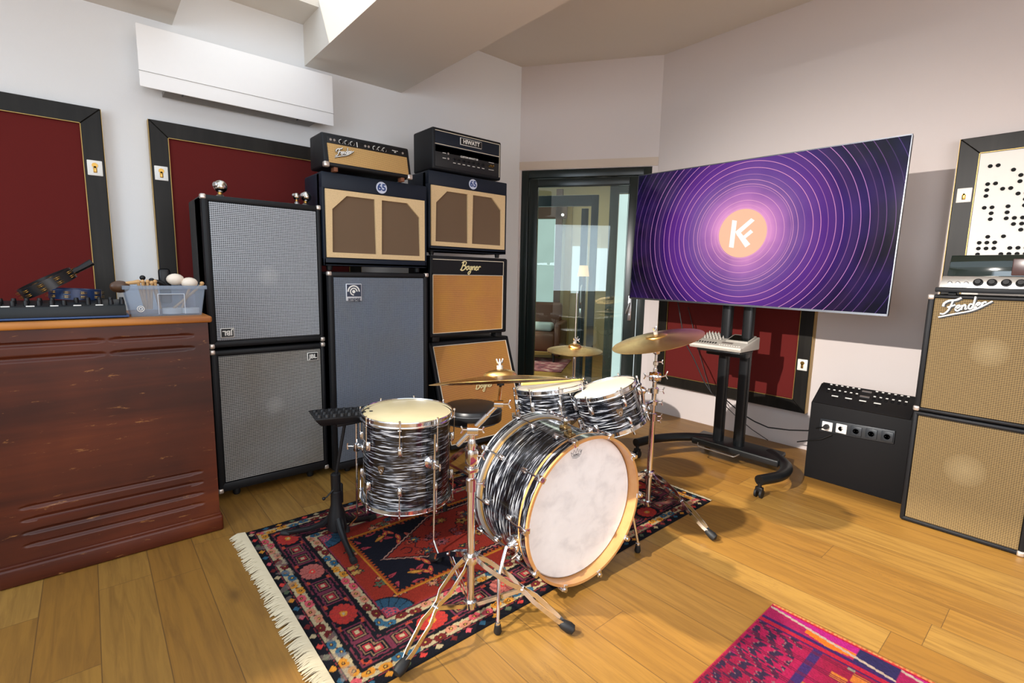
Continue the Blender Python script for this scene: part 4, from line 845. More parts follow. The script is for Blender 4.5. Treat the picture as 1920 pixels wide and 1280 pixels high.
# bass drum
bn = Vector((-.076, -.997, -.015)).normalized(); bc = Vector((1.458, 1.215, .345)); BDP = .385; BR = .31
X_ = Vector((.997, -.076, 0)).normalized(); Y_ = bn.cross(X_); qb = Matrix([[X_.x, Y_.x, bn.x], [X_.y, Y_.y, bn.y], [X_.z, Y_.z, bn.z]]).to_quaternion()
bd = thing('bass_drum', 'big black and pearl striped bass drum with a white front head', 'drum', bc - bn * BDP, q=qb)
Rs = BR - .014
MB().lathe([(Rs, .05), (Rs, BDP - .05)], 96, cap=False).build('shell', OYS, bd)
for z, s in ((BDP, -1), (0, 1)):
    hp_ = MB().lathe([(BR - .011, z), (BR, z), (BR, z + s * .052), (BR - .011, z + s * .052)], 96, cap=False, closed=True).build('hoop', MAPLE if s < 0 else plain('silver_hoop', 'b4b6ba', .3, .6), bd)
    MB().lathe([(BR + .0006, z + s * .009), (BR + .0006, z + s * .042)], 96, cap=False).build('hoop_inlay', OYS, hp_)
    MB().lathe([(Rs + .001, z + s * .050), (Rs + .004, z + s * .053), (Rs + .004, z + s * .064), (Rs + .001, z + s * .066)], 96, cap=False).build('head_rim', plain('gilt_rim', '9a7a48', .35, .5), bd)
MB().lathe([(Rs + .002, BDP - .052), (Rs - .004, BDP - .046), (0, BDP - .046)], 80, cap=False).build('front_head', FELTH, bd)
MB().lathe([(Rs + .002, .034), (Rs - .008, .026), (0, .026)], 80, cap=False).build('batter_head', HEADW, bd)
def ontop(x, y, z=BDP - .0455): return (x, y, z)
# crown mark and word on the front head
INK = plain('grey_ink', '6f6f72', .6); o_ = Vector((-.035, .232, BDP - .0452)); mb = MB(); kk = .0008
for P in ([(-.028, .012), (-.022, -.006), (0, -.010), (.024, -.005), (.030, .014)], [(-.028, .012), (-.017, .004), (-.012, .020), (-.002, .006), (.006, .024), (.012, .006), (.02, .018), (.022, .004), (.030, .014)], [(-.02, -.012), (0, -.016), (.02, -.011)]):
    mb.tube([(o_.x + x, o_.y + y, o_.z) for x, y in P], 1, flat=(.0003, .0009), up=(0, 0, 1))
mb.build('crown_mark', INK, bd)
o = text('head_lettering', 'REMO', .012, INK, bd, (0, 0, 0), depth=.0006, weight=.0002); o.rotation_euler = (-PI / 2, 0, 0); o.location = (o_.x, o_.y - .002, o_.z)
for k in range(10):
    a_ = math.radians(34 + 36 * k); ar = Vector((math.cos(a_), math.sin(a_), 0))
    for z, s in ((BDP, -1), (0, 1)):
        M = lambda zz: Matrix.Translation(ar * Rs + Vector((0, 0, zz))) @ Matrix.Rotation(a_, 4, 'Z')
        l_ = MB(); l_.M = M(z + s * .115); l_.box(-.001, .014, -.011, .011, -.014, .014, .005, 3).sph((.013, 0, 0), .012, 12, (.8, .8, 1.3)); lo = l_.build('lug', CH, bd)
        r_ = MB(); r_.cyl(ar * (BR + .008) + Vector((0, 0, z + s * .12)), ar * (BR + .008) + Vector((0, 0, z - s * .012)), .0032, seg=8); r_.build('tension_rod', CH, lo)
        r_ = MB(); r_.M = Matrix.Translation(ar * BR + Vector((0, 0, z))) @ Matrix.Rotation(a_, 4, 'Z'); zz = sorted((s * .028, -s * .006)); r_.box(.001, .016, -.012, .012, zz[0], zz[1], .004, 3); z2 = sorted((-s * .006, s * .002)); r_.box(-.012, .010, -.011, .011, z2[0], z2[1], .002).lathe([(.008, 0), (.008, .006), (.004, .006), (.004, .001)], 14, (.008, 0, -s * .006), (0, 0, -s)); r_.build('claw', CH, lo)
# mount plate on top of the drum and spurs
for (a_, z) in ((97, .30), (88, .22)):
    r_ = MB(); r_.M = Matrix.Rotation(math.radians(a_ - 90), 4, 'Z') @ Matrix.Translation((0, Rs, z)); r_.box(-.018, .018, -.002, .014, -.02, .02, .005, 3).cyl((0, .012, 0), (0, .03, 0), .009); r_.build('mount_plate', plain('mount_brass_chrome', 'a58c62', .2, .9), bd)
bi = bd.rotation_quaternion.inverted() if False else qb.inverted()
def bl(p): return bi @ (Vector(p) - (bc - bn * BDP))
for s_, P in ((-1, [(1.165, 1.33, .26), (1.10, 1.295, .285), (1.052, 1.275, .20), (1.03, 1.25, .045)]), (1, [(1.745, 1.33, .26), (1.81, 1.30, .285), (1.85, 1.28, .20), (1.872, 1.25, .045)])):
    w = [bl(p) for p in P]; sp_ = MB().tube([w[0], w[1], w[1].lerp(w[2], .25), w[2], w[3]], .0065, 10).build('spur', CH, bd)
    MB().cyl(bl(P[3]), bl((P[3][0], P[3][1], .028)), .009).build('spur_collar', CH, sp_)
    dn = bl((P[3][0], P[3][1], 0.002)); up_ = bl((P[3][0], P[3][1], .034)); MB().lathe([(.012, 0), (.015, .008), (.011, .034)], 16, dn, (up_ - dn).normalized()).build('rubber_foot', RUB, sp_)
    c_ = bl(P[0]); mb = MB(); mb.lathe([(.03, -.01), (.03, .012), (.018, .022), (.012, .04)], 20, Vector((c_.x, c_.y, 0)).normalized() * Rs + Vector((0, 0, c_.z)), Vector((c_.x, c_.y, 0)).normalized()).cyl(c_ + Vector((0, 0, -.03)), c_ + Vector((0, 0, .03)), .013)
    mb.tube([c_ + Vector((0, 0, .03)), c_ + Vector((s_ * .02, -.01, .05)), c_ + Vector((s_ * .045, -.02, .05))], .005); mb.build('spur_bracket', CH, bd)

# ------------------------------------------------------------------ cymbals and stands
def cymmat(name, cols, seed=0):
    n = NT(name); o_ = n.xyz(); r = n.math('SQRT', n.math('ADD', n.math('MULTIPLY', o_[0], o_[0]), n.math('MULTIPLY', o_[1], o_[1])))
    g = n.math('SINE', n.math('MULTIPLY', r, 2 * PI / .0022)); nz = n.noise(n.mapping((3, 3, 3), (seed, 0, 0)), 2.2, 3)
    c = n.ramp(nz, [(.3, srgb(cols[0])), (.7, srgb(cols[1]))]); n.set(c, .27, 1.0, Anisotropic=.6); n.bump(g, .12, .0004)
    tg = n.new('ShaderNodeTangent', direction_type='RADIAL', axis='Z'); n.l.new(tg.outputs[0], n.b.inputs['Tangent']); return n.m
CYM = cymmat('cymbal_bronze', ('c89a50', 'e8c07c')); CYM2 = cymmat('cymbal_aged', ('8f8560', 'bfae7c'), 3)
def cymbal(name, label, c, nrm, R, mat, inv=False, bow=.085, bell=.10):
    nrm = Vector(nrm).normalized(); t = thing(name, label, 'cymbal', c, q=Vector((0, 0, 1)).rotation_difference(nrm))
    H1 = R * bow; rb = R * .24; prof = [(R, 0)]; 
    for i in range(1, 9): u = i / 8; prof.append((R + (rb - R) * u, H1 * (1 - (1 - u) ** 1.6)))
    hb = R * bell
    for i in range(1, 7): u = i / 6; prof.append((rb * math.cos(u * PI / 2 * .93), H1 + hb * math.sin(u * PI / 2)))
    if inv: prof = [(r, -z) for r, z in prof]
    lo = [(r, z - .0012) for r, z in prof][::-1]
    MB().lathe(prof + lo, 96, cap=False, closed=True).build('cymbal_plate', mat, t); ztop = prof[-1][1]
    return t, ztop
def cym_top(t, z, felt=True):
    MB().lathe([(.011, z - .003), (.011, z + .013)], 18).build('felt_washer', plain('grey_felt', '8f8d88', .9), t)
    MB().cyl((0, 0, z - .02), (0, 0, z + .036), .003).build('threaded_rod', CH, t)
    w_ = MB().cyl((0, 0, z + .013), (0, 0, z + .026), .006)
    for s in (-1, 1): w_.tube([(0, 0, z + .018), (s * .010, 0, z + .024), (s * .015, 0, z + .036)], [.004, .004, .003], 8)
    w_.build('wing_nut', CH, t)
# ride: profile view from the camera
v = (ray(940, 710)); v = Vector(v).normalized(); PL = dep(806, 722, 1.75); PR = dep(1071, 710.5, 1.75); uu = (PR - PL).normalized(); nr = -v.cross(uu); nr = nr if nr.z > 0 else -nr
nr = Matrix.Rotation(math.radians(-1.6), 3, uu) @ nr if True else nr
rc = (PL + PR) / 2 ; rR = (PR - PL).length / 2
ride, zt = cymbal('ride_cymbal', 'wide bronze cymbal seen edge-on above the floor tom side of the bass drum', rc, nr, rR, CYM); cym_top(ride, zt)
crash, zt2 = cymbal('crash_cymbal', 'tilted bronze cymbal on the right stand in front of the television', (2.225, 1.44, .955), (-.215, .136, .967), .234, CYM, bow=.10, bell=.05); cym_top(crash, zt2)
hh, z3 = cymbal('hi_hat_cymbal', 'upper cymbal of the hi-hat pair in front of the glass door', (2.36, 2.131, .802), (-.03, -.03, 1), .178, CYM, bow=.12, bell=.14)
cym_top(hh, z3)
cymbal('hi_hat_cymbal', 'lower upturned cymbal of the hi-hat pair in front of the glass door', (2.36, 2.131, .794), (0, 0, 1), .178, CYM2, inv=True)
# tripods
def tripod(t, feet, zc, zb, tr=.0145, ztop=.55, footr=.018, dbl=True, mat=None, foot=True):
    mat = mat or CH
    MB().cyl((0, 0, zb - .02), (0, 0, ztop), tr, seg=20).build('tube', mat, t)
    MB().lathe([(tr, -.02), (tr + .012, -.018), (tr + .016, 0), (tr + .013, .012), (tr, .016)], 20, (0, 0, zc)).cyl((tr, 0, zc - .005), (tr + .035, .012, zc - .005), .006).build('leg_collar', mat, t)
    MB().lathe([(tr + .008, -.014), (tr + .009, .012), (tr, .014)], 20, (0, 0, zb)).build('lower_collar', mat, t)
    for fx, fy in feet:
        d = Vector((fx, fy, 0)); r = d.length; u = d / r; s = Vector((-u.y, u.x, 0))
        A = u * (tr + .012) + Vector((0, 0, zc)); B = u * (r - .01) + Vector((0, 0, footr + .008))
        C = A.lerp(B, .50)
        prof = ((0, .010), (.10, .020), (.36, .022), (.46, .008), (.54, .008), (.64, .019), (.88, .014), (1, .004))
        for sg in (1, -1):
            P = [A.lerp(B, k) + s * w_ * sg + Vector((0, 0, .012 * math.sin(PI * k))) for k, w_ in prof]
            MB().tube(P, 1, flat=(.009, .0012), up=(0, 0, 1)).build('leg', mat, t) if sg == 1 else MB().tube(P, 1, flat=(.009, .0012), up=(0, 0, 1)).build('leg_strip', mat, t)
        Cb = C + Vector((0, 0, .010)); D0 = u * (tr + .006) + Vector((0, 0, zb))
        MB().tube([D0 + s * .006, Cb + s * .005], 1, flat=(.007, .0011), up=(0, 0, 1)).tube([D0 - s * .006, Cb - s * .005], 1, flat=(.007, .0011), up=(0, 0, 1)).cyl(Cb - s * .013, Cb + s * .013, .005).build('brace', mat, t)
        ax = (B - A).normalized()
        e = u * r
        MB().lathe([(.010, -.045), (.017, -.030), (.0205, -.004), (.017, .012), (.004, .018)], 18, Vector((e.x, e.y, footr + .003)), Vector((u.x, u.y, -.45)).normalized()).build('rubber_foot', RUB, t)
def wing(mb, p, d, s=.018):
    p = Vector(p); d = Vector(d).normalized(); q = d.cross(Vector((0, 0, 1))).normalized() if abs(d.z) < .9 else Vector((1, 0, 0))
    mb.cyl(p, p + d * s, .004).tube([p + d * s - Vector((0, 0, 1)) * s * .8 + d * s * .4, p + d * s, p + d * s + Vector((0, 0, 1)) * s * .8 + d * s * .4], .0035, 8); return mb
# front stand
s1 = Vector((.995, 1.37, .006)); t = thing('cymbal_stand', 'chrome boom cymbal stand in the foreground, left of the bass drum', 'cymbal stand', s1)
PCH = chrome()
tripod(t, [(.232, -.289), (-.331, -.075), (.085, .40)], .245, .062, .0145, .52)
MB().cyl((0, 0, .50), (0, 0, .66), .0115, seg=18).build('upper_tube', CH, t)
mb = MB().lathe([(.0145, 0), (.020, .003), (.020, .045), (.014, .05)], 20, (0, 0, .50)); wing(mb, (.02, -.01, .525), (.8, -.5, 0)); mb.build('height_clamp', plain('pinkish_chrome', 'c9c2c8', .15, 1.0), t)
mb = MB().box(-.021, .021, -.018, .018, .57, .592, .005).box(-.019, .019, -.017, .017, .60, .655, .006).lathe([(.014, 0), (.017, .02), (.012, .04)], 16, (0, 0, .655)); wing(mb, (.018, -.01, .63), (.8, -.6, 0)).build('memory_lock', CH, t)
tl = dep(935, 757, 1.70) - s1; bl_ = dep(858, 834, 1.76) - s1; piv = Vector((0, 0, .735))
mid = tl.lerp(bl_, .62)
mb = MB().lathe([(.010, 0), (.013, .03), (.010, .05)], 16, (0, 0, .68)).cyl(mid + Vector((-.015, .012, 0)), mid + Vector((.015, -.012, 0)), .021, seg=24).cyl((0, 0, .72), mid, .012)
wing(mb, mid + Vector((.015, -.012, 0)), (.8, -.6, 0), .014); wing(mb, mid + Vector((-.015, .012, 0)), (-.8, .6, 0), .016); mb.build('boom_tilter', CH, t)
MB().cyl(bl_, tl.lerp(bl_, .25), .0095, seg=14).cyl(tl.lerp(bl_, .27), tl, .0075, seg=12).cyl(bl_, bl_.lerp(tl, .03), .0095, seg=14).build('boom_arm', CH, t)
rcl = rc - s1; nrr = nr.normalized(); pb = rcl - nrr * .012
mb = MB().cyl(tl + Vector((-.012, .01, 0)), tl + Vector((.012, -.01, 0)), .013, seg=20); wing(mb, tl + Vector((.012, -.01, 0)), (.8, -.6, 0)).build('cymbal_tilter', CH, t)
MB().cyl(tl, pb, .0055).build('cymbal_rod', CH, t); MB().lathe([(.013, 0), (.013, .007)], 16, pb + nrr * .0, nrr).build('felt_cup', RUB, t)
# right stand
s2 = Vector((2.24, 1.45, .006)); t = thing('cymbal_stand', 'chrome straight cymbal stand holding the tom, right of the bass drum', 'cymbal stand', s2)
tripod(t, [(.005, -.375), (.30, .20), (-.31, .19)], .225, .055, .0145, .53)
MB().cyl((0, 0, .52), (0, 0, .80), .0115, seg=18).cyl((0, 0, .80), (0, 0, .945), .0075, seg=14).build('upper_tube', CH, t)
mb = MB().lathe([(.0145, 0), (.021, .003), (.021, .04), (.013, .045)], 20, (0, 0, .515)); wing(mb, (.02, -.015, .54), (.8, -.55, 0)); wing(mb, (.02, -.015, .515), (.8, -.55, 0), .014); mb.build('height_clamp', plain('pinkish_chrome', 'c9c2c8', .15, 1.0), t)
mb = MB().lathe([(.012, 0), (.021, .004), (.021, .024), (.012, .03)], 18, (0, 0, .60)).lathe([(.012, 0), (.023, .003), (.023, .028), (.014, .034)], 18, (0, 0, .665)); wing(mb, (.02, -.015, .615), (.8, -.5, 0)); wing(mb, (.02, -.015, .68), (.8, -.5, 0), .022); mb.build('memory_lock', CH, t)
mb = MB().cyl((.018, -.022, .755), (-.018, .022, .755), .024, seg=24).sph((0, 0, .755), .030); wing(mb, (.018, -.022, .755), (.6, -.7, .3), .026); wing(mb, (-.018, .022, .755), (-.6, .7, 0), .02); mb.build('ratchet_joint', CH, t)
mb = MB().lathe([(.0075, 0), (.014, .004), (.014, .02), (.008, .024)], 16, (0, 0, .815)).sph((0, 0, .89), .019, 14).cyl((.01, -.012, .89), (-.01, .012, .89), .014); wing(mb, (.01, -.012, .835), (.6, -.7, 0), .014).build('cymbal_tilter', CH, t)
MB().lathe([(.013, 0), (.013, .008)], 16, (0, 0, .945)).build('felt_cup', RUB, t)
c_ = Vector((2.14, 1.455, .70)) - s2; c2 = Vector((2.15, 1.45, .62)) - s2
mb = MB().cyl((0, 0, .62), c2, .010).cyl(c2, c_, .010).sph(c_, .021, 14).sph(c2, .019, 14).cyl(c_, Vector((2.09, 1.47, .71)) - s2, .009); wing(mb, c_ + Vector((.0, -.015, 0)), (.1, -1, .2)); wing(mb, c2 + Vector((0, -.012, 0)), (.1, -1, 0)); mb.build('tom_arm', CH, t)
a0 = Vector((2.085, 1.52, .70)) - s2; pts = [Vector((1.925, 1.536, .69)) + Vector((.181 * math.cos(A), .181 * math.sin(A), -.181 * (-.231 * math.cos(A) + .217 * math.sin(A)) / .948)) - s2 for A in [math.radians(k) for k in range(-60, 41, 10)]]
MB().tube(pts, 1, flat=(.009, .002), up=(0, 0, 1)).build('suspension_band', CH, t)
# hi-hat stand
t = thing('hi_hat_stand', 'chrome hi-hat stand in front of the glass door', 'hi-hat stand', (2.36, 2.131, .006))
tripod(t, [(.28, .08), (-.22, .2), (-.05, -.30)], .26, .07, .0135, .62)
MB().cyl((0, 0, .60), (0, 0, .765), .0105).build('upper_tube', CH, t); MB().cyl((0, 0, .75), (0, 0, 1.175), .0030, seg=10).build('pull_rod', CH, t)
MB().lathe([(.0105, 0), (.022, .006), (.022, .012)], 18, (0, 0, .762)).build('cymbal_seat', CH, t); mb = MB().lathe([(.006, 0), (.010, .003), (.010, .02), (.006, .024)], 14, (0, 0, .848)); wing(mb, (.008, -.004, .862), (.8, -.5, 0), .014); wing(mb, (.0, .0, .875), (.9, -.4, 0), .014).build('clutch', CH, t)
MB().hexa([(-.05, -.36, .005), (.05, -.36, .005), (.04, -.10, .005), (-.04, -.10, .005), (-.05, -.36, .012), (.05, -.36, .012), (.04, -.10, .05), (-.04, -.10, .05)], .003).build('foot_pedal', CHD, t)
# snare stand
t = thing('snare_stand', 'chrome basket stand under the snare drum', 'drum stand', (1.86, 1.85, .006)); tripod(t, [(.22, .1), (-.2, .15), (-.02, -.24)], .22, .06, .0135, .42)
for k in range(3):
    A = math.radians(30 + 120 * k); c, s = math.cos(A), math.sin(A); nv = Vector((-.054, .136, .989)); z_ = .515 - (nv.x * c + nv.y * s) * .19; MB().tube([(0, 0, .42), (c * .1, s * .1, .43 + (z_ - .51) * .5), (c * .196, s * .196, z_), (c * .198, s * .198, z_ + .045)], 1, flat=(.008, .0025), up=(0, 0, 1)).build('basket_arm', CH, t)
# throne
t = thing('drum_throne', 'round black padded drum stool behind the floor tom', 'stool', (1.69, 2.33, .006))
VIN = plain('black_vinyl', '131417', .35)
MB().lathe([(.0, .405), (.165, .405), (.178, .415), (.18, .44), (.178, .475), (.168, .492), (.14, .50), (0, .502)], 64, cap=False).build('seat', VIN, t)
MB().torus(.179, .003, .468, 64, 6).torus(.176, .003, .415, 64, 6).build('seam_piping', plain('grey_seam_cord', '4a4c50', .5), t)
tripod(t, [(.0, -.26), (.23, .13), (-.23, .13)], .24, .07, .015, .405)
# boom tripod with a knob unit
t = thing('tripod_stand', 'black tripod stand with a stubby cast base left of the floor tom', 'stand', (.828, 2.235, .006))
O = Vector((.828, 2.235, .006))
for f in ((.640, 2.42), (.805, 1.985), (1.04, 2.30)):
    e = Vector((f[0], f[1], .012)) - O; u = Vector((e.x, e.y, 0)).normalized(); MB().tube([u * .02 + Vector((0, 0, .11)), u * .06 + Vector((0, 0, .07)), e * .5 + Vector((0, 0, .035)), e], [.020, .017, .013, .012], 10).build('leg', BMET, t)
    MB().lathe([(.013, 0), (.016, .03), (.013, .045)], 12, e - u * .03, u).build('rubber_foot', RUB, t)
MB().lathe([(.02, .03), (.045, .05), (.04, .12), (.026, .17), (.024, .235), (.020, .24)], 20).box(.006, .032, -.014, .014, .17, .27, .008, 3).build('cast_hub', BMET, t)
MB().lathe([(.022, 0), (.0225, .11), (.016, .115)], 16, (0, 0, .21)).build('clamp_housing', BLK, t); MB().tube([(-.015, -.01, .25), (-.05, -.015, .225), (-.062, -.016, .222)], .0035).sph((-.064, -.016, .221), .008).build('clamp_lever', BLK, t)
tp0 = dep(647, 790, (RW @ np.array([.828, 2.235, -.7]))[2] * -1) - O
MB().cyl((0, 0, .30), tp0, .0075).build('pole', BMET, t)
MB().box(tp0.x - .05, tp0.x + .06, tp0.y - .03, tp0.y + .03, tp0.z - .012, tp0.z + .01, .004).build('cradle', BMET, t)
t = thing('mini_mixer', 'small black multi-knob mixer tray clamped on the black tripod stand', 'mixer', (O.x + tp0.x - .02, O.y + tp0.y, tp0.z + .012)); t.rotation_euler = (0, math.radians(3), math.radians(-8))
MB().hexa([(-.10, -.06, .0), (.135, -.06, .0), (.135, .08, .0), (-.10, .08, .0), (-.13, -.075, .035), (.145, -.075, .035), (.145, .09, .04), (-.13, .09, .04)], .005).build('body', BLK, t)
for r in range(3):
    for i in range(8): MB().lathe([(.010, 0), (.009, .013), (.0, .014)], 10, (-.105 + i * .033, -.045 + r * .048, .036)).build('knob', plain('soft_black_knob', '1d1e20', .35), t)

# ================================================================== RUGS (woven pattern in the pile)
def rug(name, label, x0, x1, y0, y1, th, fn, step=.004, rough=.95):
    nx, ny = int((x1 - x0) / step), int((y1 - y0) / step)
    X, Y = np.meshgrid(np.linspace(x0, x1, nx + 1), np.linspace(y0, y1, ny + 1)); col = fn(X, Y)
    rg = np.random.RandomState(5); Z = th + rg.rand(*X.shape) * .0012
    edge = np.zeros_like(X, bool); edge[0] = edge[-1] = True; edge[:, 0] = edge[:, -1] = True; Z[edge] = .0005
    V = np.stack([X - x0, Y - y0, Z], -1).reshape(-1, 3); i = np.arange(nx)[None] + (nx + 1) * np.arange(ny)[:, None]; Fc = np.stack([i, i + 1, i + nx + 2, i + nx + 1], -1).reshape(-1, 4)
    me = bpy.data.meshes.new(name); me.vertices.add(len(V)); me.vertices.foreach_set('co', V.ravel()); me.loops.add(Fc.size); me.loops.foreach_set('vertex_index', Fc.ravel()); me.polygons.add(len(Fc)); me.polygons.foreach_set('loop_start', np.arange(0, Fc.size, 4)); me.update(calc_edges=True)
    at = me.color_attributes.new('weave', 'FLOAT_COLOR', 'POINT'); at.data.foreach_set('color', np.concatenate([col.reshape(-1, 3), np.ones((len(V), 1))], 1).ravel().astype('f'))
    n = NT(name + '_pile'); a = n.new('ShaderNodeVertexColor', layer_name='weave'); nz = n.noise(n.oc(), 260, 2); n.set(n.mix(n.math('MULTIPLY', nz, .45), a.outputs[0], (.01, .01, .012)), rough, Specular_IOR_Level=.15); n.bump(nz, .6, .002); me.materials.append(n.m)
    o = bpy.data.objects.new(name, me); COL.objects.link(o); o.location = (x0, y0, 0); return tag(o, label, 'rug')
def C_(h): return np.array(srgb(h))
def persian(X, Y):
    x0, x1, y0, y1 = .49, 2.655, 1.30, 2.555
    dl, dr, db, dt = X - x0, x1 - X, Y - y0, y1 - Y; d = np.minimum(np.minimum(dl, dr), np.minimum(db, dt))
    hor = (np.minimum(db, dt) <= np.minimum(dl, dr)); s = np.where(hor, X - x0, Y - y0)
    rg = np.random.RandomState(2)
    wob = .0025 * (np.sin(X * 190 + Y * 70) + np.sin(Y * 230 - X * 60)); d = (d + wob * .35) / .80
    NAV, CR, RED, PK, OR, BL, BR, DR, GD = [C_(k) for k in ('0a0b16', 'bba882', 'a33420', 'cf5560', 'd08a2c', '33607a', '4a1f1c', '6d1f1e', 'c9a24c')]
    SAL = C_('c98468'); HOT = C_('d8413a'); GRN = C_('55624a')
    out = np.zeros(X.shape + (3,)); out[:] = NAV
    def put(m, c): out[m] = c
    def rep(per, off=0): k = np.floor((s + off) / per); return k, (s + off) / per - k
    # outer guard: small coloured diamonds on black
    m = (d > .012) & (d < .045); k, f = rep(.062); q = np.abs(f - .5) * .062 + np.abs(d - .029) < .016; cs = [PK, BL, OR, GRN, HOT, CR, DR]
    for i, c in enumerate(cs): put(m & q & (k % 7 == i), c)
    put((d > .046) & (d < .050), C_('8a3038'))
    # cream meander stripes with little blossoms
    def stripe(a, b):
        m = (d > a) & (d < b); put(m, CR); c0 = (a + b) / 2; h = (b - a) / 2; k, f = rep(.105)
        zz = c0 + (h * .75) * (np.abs(f - .5) * 4 - 1); put(m & (np.abs(d - zz) < .0055), BR)
        for ph, dd in ((.0, .30), (.5, -.30)):
            f2 = (f + ph) % 1; kk = np.floor((s / .105) + ph); r = np.hypot((f2 - .5) * .105, d - (c0 + dd * h * (-1)))
            th_ = np.arctan2(d - c0, (f2 - .5)); R_ = .021 * (1 + .13 * np.cos(6 * th_))
            for i, c in enumerate((PK, OR, BL, DR, SAL)): put(m & (r < R_) & (kk % 5 == i), c)
            put(m & (r < .008), BR); put(m & (r < .004), GD)
        put((np.abs(d - a) < .0035) | (np.abs(d - b) < .0035), C_('141018'))
    stripe(.052, .108)
    # main navy border
    a, b = .114, .262; m = (d > a) & (d < b); put(m, NAV); c0 = (a + b) / 2; per = .34; k, f = rep(per, .12); u = (f - .5) * per; w = d - c0
    r = np.hypot(u, w); th_ = np.arctan2(w, u)
    for i, c in enumerate((C_('b5625a'), C_('b8342c'))):
        mm = m & (r < .056 * (1 + .10 * np.abs(np.sin(6 * th_)))) & (k % 2 == i); put(mm, c)
        put(mm & (np.abs(np.sin(6 * th_)) < .16) & (r > .02), C_('8e3a36')); put(m & (r < .017) & (k % 2 == i), HOT if i == 0 else OR); put(m & (r < .007), CR)
    ub = np.abs(np.abs(u) - .125); key = np.maximum(ub, np.abs(w)) ; 
    put(m & (key < .045) & (key > .036), C_('702c40')); put(m & (key < .030) & (key > .024), C_('8a6a50')); put(m & (key < .018) & (key > .0), C_('a32e36')); put(m & (np.maximum(ub, np.abs(w)) < .009), CR)
    put(m & (np.abs(np.abs(u) - .074) < .012) & (np.abs(w) > .045) & (np.abs(w) < .066), C_('b8452f'))
    put(m & (np.abs(np.abs(w) - .062) < .0035) & (np.abs(u) > .02) & (np.abs(u) < .16), C_('702c3a'))
    put((np.abs(d - .112) < .003) | (np.abs(d - .265) < .003), C_('0a0a10'))
    stripe(.272, .328)
    put((d > .331) & (d < .338), C_('8c2f3f'))
    # field
    m = d > .338; put(m, C_('962c1c'))
    cx, cy = (x0 + x1) / 2, (y0 + y1) / 2; ax = np.abs(X - cx); ay = np.abs(Y - cy); HX, HY = (x1 - x0) / 2 - .27, (y1 - y0) / 2 - .27
    g = np.random.RandomState(11)
    def ser(v, p): return np.abs(((v / p) % 1) * 2 - 1)
    bxd = np.minimum(.728 - ax, .268 - ay); ser1 = np.where(.728 - ax < .268 - ay, ser(Y, .022), ser(X, .022)) * .016
    put(m & (bxd > 0), C_('c07c22')); put(m & (bxd > .010) , C_('a8481a')); put(m & (bxd > .014 + ser1), C_('0c0e1c'))
    hx = np.minimum((.655 - ax) * .6 - ay, .215 - ay) + .006 * ser(X, .03)
    def scatter(mask, N, seed, cols, R0=.010, R1=.014):
        g = np.random.RandomState(seed)
        for i in range(N):
            px, py = g.rand() * HX, g.rand() * HY; R_ = R0 + R1 * g.rand(); pet = g.choice([5, 6, 8]); c = cols[g.randint(len(cols))]; st = 1 + g.rand() * .6
            dx, dy = (ax - px) / st, ay - py; r = np.hypot(dx, dy); t_ = np.arctan2(dy, dx); RR = R_ * (1 + .3 * np.cos(pet * t_))
            put(mask & (r < RR * 1.25), C_('180c12')); put(mask & (r < RR), c); put(mask & (r < R_ * .36), [DR, NAV, GD][i % 3])
    def leaves(mask, N, seed, cols, ln=.034, wd=.011):
        g = np.random.RandomState(seed)
        for i in range(N):
            px, py = g.rand() * HX, g.rand() * HY; an = g.rand() * PI; dx, dy = ax - px, ay - py; a1 = dx * math.cos(an) + dy * math.sin(an); b1 = -dx * math.sin(an) + dy * math.cos(an); q = (a1 / ln) ** 2 + np.abs(b1 / wd) ** 1.3
            c = cols[i % len(cols)]; put(mask & (q < 1.35), C_('150b12')); put(mask & (q < 1), c); put(mask & (q < .25), [C_('d59a3a'), DR][i % 2])
    band = m & (bxd > .03) & (hx < 0)
    leaves(band, 46, 3, [C_('b8473c'), C_('c8604e'), C_('b87a2e'), C_('a83a48')])
    leaves(m & (bxd < 0), 16, 9, [C_('b56a62'), C_('5c5a44'), C_('22323e')], .024, .008); scatter(m & (bxd < 0), 60, 5, [C_('c8606a'), SAL, C_('35505e'), GRN, C_('b98a4a')], .009, .009)
    inn = m & (hx > 0); put(inn, C_('942c1e')); put(m & (np.abs(hx) < .004), C_('b98a7a')); put(m & (hx > .004) & (hx < .012), C_('14101a'))
    ii = m & (hx > .014); scatter(ii, 60, 7, [C_('3c4c54'), C_('b0503c'), C_('5a2a24'), C_('a87a3a'), C_('8c4a50'), C_('303a30')], .010, .013)
    for i in range(12):
        px, py, an = g.rand() * HX, g.rand() * HY * .6, g.rand() * PI; dx, dy = ax - px, ay - py; a1 = dx * math.cos(an) + dy * math.sin(an); b1 = -dx * math.sin(an) + dy * math.cos(an); put(ii & (np.abs(a1) < .05) & (np.abs(b1 - .012 * np.sin(a1 * 70)) < .003), C_('1a1018'))
    e3 = np.maximum(ax / .12, ay / .09) + .08 * np.cos(8 * np.arctan2(ay, ax + 1e-6)); put(m & (e3 < 1), C_('b07a2c')); put(m & (e3 < .9), NAV); put(m & (e3 < .6), C_('a23a2a')); put(m & (e3 < .3), C_('c08a4a'))
    r = np.hypot(HX - ax, HY - ay); t_ = np.arctan2(HY - ay, HX - ax); put(m & (r < .118), C_('15151f')); put(m & (r < .110), C_('2c5068')); put(m & (r < .110) & (np.abs(np.sin(9 * t_)) < .18), C_('16202e')); put(m & (r < .055) & (np.sin(r * 300) * np.sin(t_ * 9) > -.2), C_('c04e5c'))
    put(d < .011, C_('0a0b12'))
    # worn patches near the left end
    wn_ = np.sin(X * 37 + 3 * np.sin(Y * 21)) * np.sin(Y * 33 + 2); out[(dl < .09) & (wn_ > .55)] *= .55; out[(dl < .09) & (wn_ > .55)] += .45 * C_('8f8078')
